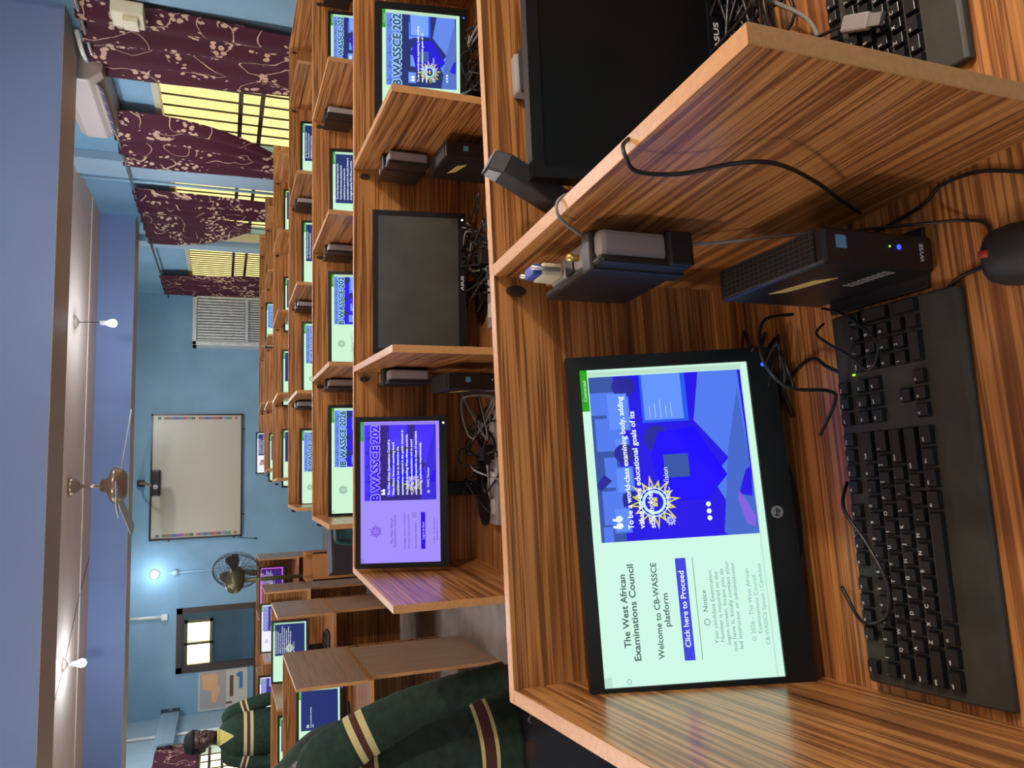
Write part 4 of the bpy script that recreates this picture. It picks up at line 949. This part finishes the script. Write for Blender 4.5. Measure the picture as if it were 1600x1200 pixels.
# ---------------------------------------------------------------- people
def skin_body(name, chains, parent, mat, sub=2):
    """chains: list of [(pos, radius), ...]; the first vertex of a chain may repeat an earlier position (then it is shared)"""
    vs = []; rs = []; es = []; idx = {}
    for ch in chains:
        prev = None
        for (p, r) in ch:
            k = tuple(round(c, 4) for c in p)
            if k not in idx: idx[k] = len(vs); vs.append(p); rs.append(r)
            i = idx[k]
            if prev is not None and prev != i: es.append((prev, i))
            prev = i
    me = bpy.data.meshes.new(name); me.from_pydata(vs, es, []); me.materials.append(mat); me.update()
    o = link(name, me, parent)
    md = o.modifiers.new('skin', 'SKIN'); sv = me.skin_vertices[0].data if me.skin_vertices else None
    if sv is None:
        bpy.context.view_layer.objects.active = o; bpy.ops.object.select_all(action='DESELECT') if False else None
    for i, r in enumerate(rs):
        rr = r if isinstance(r, tuple) else (r, r); me.skin_vertices[0].data[i].radius = rr
    me.skin_vertices[0].data[0].use_root = True
    md.use_smooth_shade = True
    sb = o.modifiers.new('sub', 'SUBSURF'); sb.levels = sub; sb.render_levels = sub
    return o
def hand_chains(wrist, d, side, curl=.5, scale=1.0):
    """d: hand direction, side: direction of thumb"""
    d = Vector(d).normalized(); side = Vector(side).normalized(); n = d.cross(side).normalized(); out = []; w_ = Vector(wrist)
    palm = w_ + d * .05 * scale
    for k, (off, ln) in enumerate(((.027, .075), (.009, .085), (-.009, .08), (-.026, .062))):
        a = palm + side * off * .6 + d * .005; kn = w_ + d * .085 * scale + side * off
        b_ = kn + (d * math.cos(curl * .5) + n * math.sin(curl * .5)) * ln * .45; c = b_ + (d * math.cos(curl) + n * math.sin(curl)) * ln * .35; e = c + (d * math.cos(curl * 1.5) + n * math.sin(curl * 1.5)) * ln * .25
        out.append([(tuple(palm), (.022, .013)), (tuple(kn), .010), (tuple(b_), .0085), (tuple(c), .008), (tuple(e), .0065)])
    th = w_ + d * .025 + side * .028; t2 = th + (d * .7 + side * .7 + n * .2).normalized() * .035; t3 = t2 + (d * .9 + side * .25 + n * .35).normalized() * .028
    out.append([(tuple(palm), (.022, .013)), (tuple(th), .011), (tuple(t2), .0095), (tuple(t3), .0075)])
    return out
def ell_ring(c, ax, ay, a, b_, n=28, wob=0.0, ph=0.0):
    c = Vector(c); return [c + Vector(ax) * a * math.cos(2 * PI * k / n) * (1 + wob * math.sin(5 * 2 * PI * k / n + ph)) + Vector(ay) * b_ * math.sin(2 * PI * k / n) * (1 + wob * math.sin(5 * 2 * PI * k / n + ph)) for k in range(n)]
def loft_path(mb, keys, matf, n=24, seg=6, wob=.012):
    """keys: (pos, radius_a, radius_b) tube with smooth interpolation; matf(t in 0..1)"""
    P = [Vector(k[0]) for k in keys]; out = []; tot = (len(P) - 1) * seg
    for i in range(len(P) - 1):
        a = P[max(i - 1, 0)]; b_ = P[i]; c = P[i + 1]; d = P[min(i + 2, len(P) - 1)]
        for q in range(seg + (1 if i == len(P) - 2 else 0)):
            t = q / seg; p = .5 * ((2 * b_) + (c - a) * t + (2 * a - 5 * b_ + 4 * c - d) * t * t + (3 * b_ - a - 3 * c + d) * t ** 3)
            out.append((p, keys[i][1] * (1 - t) + keys[i + 1][1] * t, keys[i][2] * (1 - t) + keys[i + 1][2] * t))
    rings = []; up = None
    for i, (p, ra, rb) in enumerate(out):
        tg = (out[min(i + 1, len(out) - 1)][0] - out[max(i - 1, 0)][0]).normalized()
        if up is None: up = Vector((0, 1, 0))
        x = up.cross(tg).normalized(); up = tg.cross(x)
        rings.append(ell_ring(p, x, up, ra, rb, n, wob, i * .9))
    mb.rings(rings, None, True, lambda i: matf(i / tot))
def person(label, org, rz, shoulder, elbowR, handR, elbowL, handL, head_turn=0.0, bands=((1.085, 1.115, 1.145, 1.175),), stature=1.62, shx=0.0, lean=0.0, hoff=0.0, vneck=True):
    """local frame: facing +x, right hand side at -y, z up. feet at z=0"""
    t = thing('person', label, 'person', org, rz)
    hz = stature; neck = (.0, 0, hz - .25); chin = hz - .22
    sR = Vector((shx, -.16, shoulder)); sL = Vector((lean, .16, shoulder)); pel = (0, 0, .86 * hz / 1.62)
    hr = Vector(handR); er = Vector(elbowR); dR = (hr - er).normalized(); hl = Vector(handL); el = Vector(elbowL); dL = (hl - el).normalized()
    ct, st = math.cos(head_turn), math.sin(head_turn)
    def hd(x, y, z): return (x * ct - y * st + .015 + hoff, x * st + y * ct, z)
    ch = [[(pel, (.13, .10)), ((0, 0, 1.05 * hz / 1.62), (.12, .09)), ((lean * .7, 0, shoulder - .10), (.10, .08)), ((lean, 0, shoulder + .0), (.07, .06)), ((.008 + lean * .5 + hoff * .4, 0, hz - .25), .050), (hd(-.012, 0, hz - .15), .05)],
          [((lean, 0, shoulder + .0), (.07, .06)), (tuple(sR), .045), (tuple(er), .038), (tuple(hr - dR * .02), .026), (tuple(hr + dR * .05), (.022, .013))],
          [((lean, 0, shoulder + .0), (.07, .06)), (tuple(sL), .045), (tuple(el), .038), (tuple(hl - dL * .02), .026), (tuple(hl + dL * .05), (.022, .013))],
          [(pel, (.13, .10)), ((.0, -.09, .80), .085), ((.02, -.095, .46), .055), ((-.0, -.095, .10), .036), ((.03, -.1, .04), .035), ((.14, -.105, .025), .028)],
          [(pel, (.13, .10)), ((.0, .09, .80), .085), ((.02, .095, .46), .055), ((-.0, .095, .10), .036), ((.03, .1, .04), .035), ((.14, .105, .025), .028)]]
    ch += hand_chains(tuple(hr), dR, Vector((.6, .8, 0)), .5); ch += hand_chains(tuple(hl), dL, Vector((.6, -.8, 0)), .5)
    body = skin_body('body', ch, t, SKIN, 2)
    # head profile: height above the chin, front x, back x, half width
    HP = [(0, .066, .020, .022), (.012, .083, .0, .036), (.03, .089, -.02, .048), (.055, .091, -.052, .058), (.08, .088, -.078, .065), (.105, .083, -.092, .070), (.122, .083, -.097, .0725), (.145, .089, -.100, .075), (.17, .082, -.098, .073), (.19, .067, -.088, .065), (.208, .045, -.068, .050), (.220, .020, -.042, .032), (.226, .0, -.02, .010)]
    def hring(k, off=0.0, clamp=None, n=28):
        z, f, b_, w_ = HP[k]; cx = (f + b_) / 2; a = (f - b_) / 2 + off; o = []
        for q in range(n):
            an = 2 * PI * q / n; x = cx + a * math.copysign(abs(math.cos(an)) ** .85, math.cos(an)); y = (w_ + off) * math.copysign(abs(math.sin(an)) ** .9, math.sin(an))
            if clamp is not None: x = min(x, clamp)
            o.append(Vector(hd(x - .015, y, hz - .226 + z + (off if k > 9 else 0))))
        return o
    def ball(mb, c, r, mat, n=12, m_=7, ax=None):
        rg = []
        for i_ in range(m_ + 1):
            ph = PI * i_ / m_; rg.append([Vector(hd(c[0] + r[0] * math.sin(ph) * math.cos(2 * PI * q / n) - .015, c[1] + r[1] * math.sin(ph) * math.sin(2 * PI * q / n), hz - .226 + c[2] - r[2] * math.cos(ph))) for q in range(n)])
        mb.rings(rg, mat)
    hm = MB(); hm.rings([hring(k) for k in range(len(HP))], SKIN)
    for (c, r) in (((.096, 0, .082), (.016, .017, .011)), ((.090, 0, .098), (.011, .010, .020)), ((.083, 0, .118), (.008, .008, .018)), ((.088, .0, .060), (.009, .024, .006)), ((.087, 0, .049), (.009, .020, .006)), ((.078, .034, .132), (.012, .022, .006)), ((.078, -.034, .132), (.012, .022, .006)), ((.062, .036, .085), (.019, .022, .026)), ((.062, -.036, .085), (.019, .022, .026)), ((-.008, .076, .105), (.016, .009, .030)), ((-.008, -.076, .105), (.016, .009, .030))):
        ball(hm, c, r, SKIN)
    dg = bpy.context.evaluated_depsgraph_get(); bpy.context.view_layer.update(); dg.update()
    em = bpy.data.meshes.new_from_object(body.evaluated_get(dg)); bpy.data.objects.remove(body)
    hm.add([v.co.copy() for v in em.vertices], [list(p.vertices) for p in em.polygons], SKIN, True); bpy.data.meshes.remove(em)
    body = hm.build('body', t); rm = body.modifiers.new('fuse', 'REMESH'); rm.mode = 'VOXEL'; rm.voxel_size = .0048; rm.use_smooth_shade = True
    cs_ = body.modifiers.new('soft', 'SMOOTH'); cs_.factor = .5; cs_.iterations = 2
    for sg in (-1, 1):
        ey = MB(); ball(ey, (.0760, sg * .032, .116), (.0085, .0115, .0058), EYEW); ball(ey, (.0825, sg * .032, .116), (.0035, .0052, .0052), HAIR); ey.build('eye', t)
    li = MB(); ball(li, (.0925, 0, .0595), (.006, .021, .0045), LIP); ball(li, (.0915, 0, .0505), (.006, .018, .0045), LIP); li.build('mouth', t)
    hr_ = MB(); hr_.rings([hring(k, .018) for k in range(8, len(HP))], HAIR)
    hr_.rings([hring(k, .015, .020 - .010 * (8 - k)) for k in range(4, 9)], HAIR); hr_.build('hair', t)
    # sweater: torso shell plus two sleeves
    sw = MB(); zs = []; n = 60; z_lo = .70 * hz / 1.62; z_hi = shoulder + .075
    rings = []; matl = []
    for k in range(n + 1):
        z = z_lo + (z_hi - z_lo) * k / n; u = (z - z_lo) / (z_hi - z_lo)
        wy = .165 + .014 * math.sin(u * PI) if u < .80 else .173 * (1 - ((u - .80) / .20) ** 1.7 * .60)
        wx = (.15 - .012 * u) if u < .8 else .140 * (1 - ((u - .8) / .2) ** 2 * .42)
        rings.append(ell_ring((.0 + .015 * math.sin(u * 2.4) + lean * u, 0, z), (1, 0, 0), (0, 1, 0), wx, wy, 40, .008, k * .13)); matl.append(z)
    def bandmat(z):
        for (a, b_, c, d) in bands:
            if a <= z < b_ or c <= z < d: return CREAMC
            if b_ <= z < c: return MAROON
        return GREENC
    sw.rings(rings, None, True, lambda i: bandmat(matl[i]))
    for (s0, e0, h0) in ((sR, er, hr), (sL, el, hl)):
        zc_ = (bands[0][0] + bands[0][3]) / 2 + .012; hw = (bands[0][3] - bands[0][0]) * .36; sb_ = (zc_ - hw, zc_ - hw * .45, zc_ + hw * .45, zc_ + hw)
        s0 = s0 - Vector((0, 0, .030)); P0 = Vector((s0.x * .5 + lean * .5, s0.y * .62, s0.z + .012)); cuff = h0 - (h0 - e0).normalized() * .012
        zq = [P0, s0, e0, cuff]
        def mf(tt, sb_=sb_, P0=P0, s0=s0, e0=e0, cuff=cuff):
            q = tt * 3
            p = P0.lerp(s0, q) if q < 1 else (s0.lerp(e0, q - 1) if q < 2 else e0.lerp(cuff, q - 2))
            if q >= 1:
                for (a, b_, c, d) in (sb_,):
                    if a <= p.z < b_ or c <= p.z < d: return CREAMC
                    if b_ <= p.z < c: return MAROON
            if q > 2.86 and int(q * 60) % 2 == 0: return MAROON
            return GREENC
        loft_path(sw, [(P0, .045, .055), (s0, .066, .070), (e0, .055, .053), (cuff, .034, .032)], mf, 26, 44, .012)
    sw.build('sweater', t)
    MB().rings([[Vector((p.x, p.y, p.z)) + Vector(((-(p.x - lean)) * q * .12, -p.y * q * .12, q * .014)) for p in rings[-1]] for q in (0, .5, 1)], SHIRT if vneck else GREENC, False).build('collar', t)
    def tor(z, y):
        u = (z - z_lo) / (z_hi - z_lo); v = max(0, (u - .8) / .2)
        wy = .173 * (1 - v ** 1.7 * .60) if u > .8 else .165 + .014 * math.sin(u * PI); wx = .140 * (1 - v * v * .42) if u > .8 else .15 - .012 * u
        return Vector((.015 * math.sin(u * 2.4) + lean * u + wx * math.sqrt(max(.02, 1 - (y / wy) ** 2)) + .003, y, z))
    nk = MB(); zt_, zb_ = z_hi - .004, shoulder - .035
    for sg in (-1, 1): nk.tube([tor(zt_ + (zb_ - zt_) * q / 8, sg * .058 * (1 - q / 8)) for q in range(9)], .0055, CREAMC, 6)
    g = [[tor(zt_ + (zb_ - zt_) * q / 8, k / 4 * .056 * (1 - q / 8)) for k in range(-4, 5)] for q in range(9)]
    nk.add([p for r_ in g for p in r_], [(a * 9 + b_, a * 9 + b_ + 1, (a + 1) * 9 + b_ + 1, (a + 1) * 9 + b_) for a in range(8) for b_ in range(8)], SHIRT, True)
    if vneck: nk.build('neckline', t)
    sk = MB(); sk.rings([ell_ring((0, 0, z), (1, 0, 0), (0, 1, 0), a, b_, 30, .02, z * 9) for z, a, b_ in ((.36, .20, .22), (.5, .19, .21), (.66, .142, .158), (.80, .125, .145))], SKIRT); sk.build('skirt', t)
    return t
# pupil 1, at the left, right arm reaching forward and down
o1 = Vector((-.80, 2.20, 0))
def w1(x, y, z): return (x - o1.x, y - o1.y, z)
person('pupil in a green sweater with cream and maroon stripes, standing at the aisle', o1, 0, 1.255, w1(-.622, 2.02, 1.03), w1(-.552, 2.00, .745), (-.06, .24, 1.0), (.0, .22, .78),
       bands=((1.09, 1.103, 1.128, 1.141), (.765, .776, .80, .811)), stature=1.60, shx=.085, lean=-.055, hoff=-.105, vneck=False)
o2 = Vector((-2.08, 6.8, 0))
person('far pupil in a striped green sweater standing between the left desk rows', o2, -PI / 2 + .25, 1.41, (.03, -.24, 1.10), (.10, -.22, .88), (.03, .24, 1.10), (.10, .22, .88), .45, bands=((1.225, 1.245, 1.275, 1.295), (.93, .945, .97, .985)), stature=1.73)
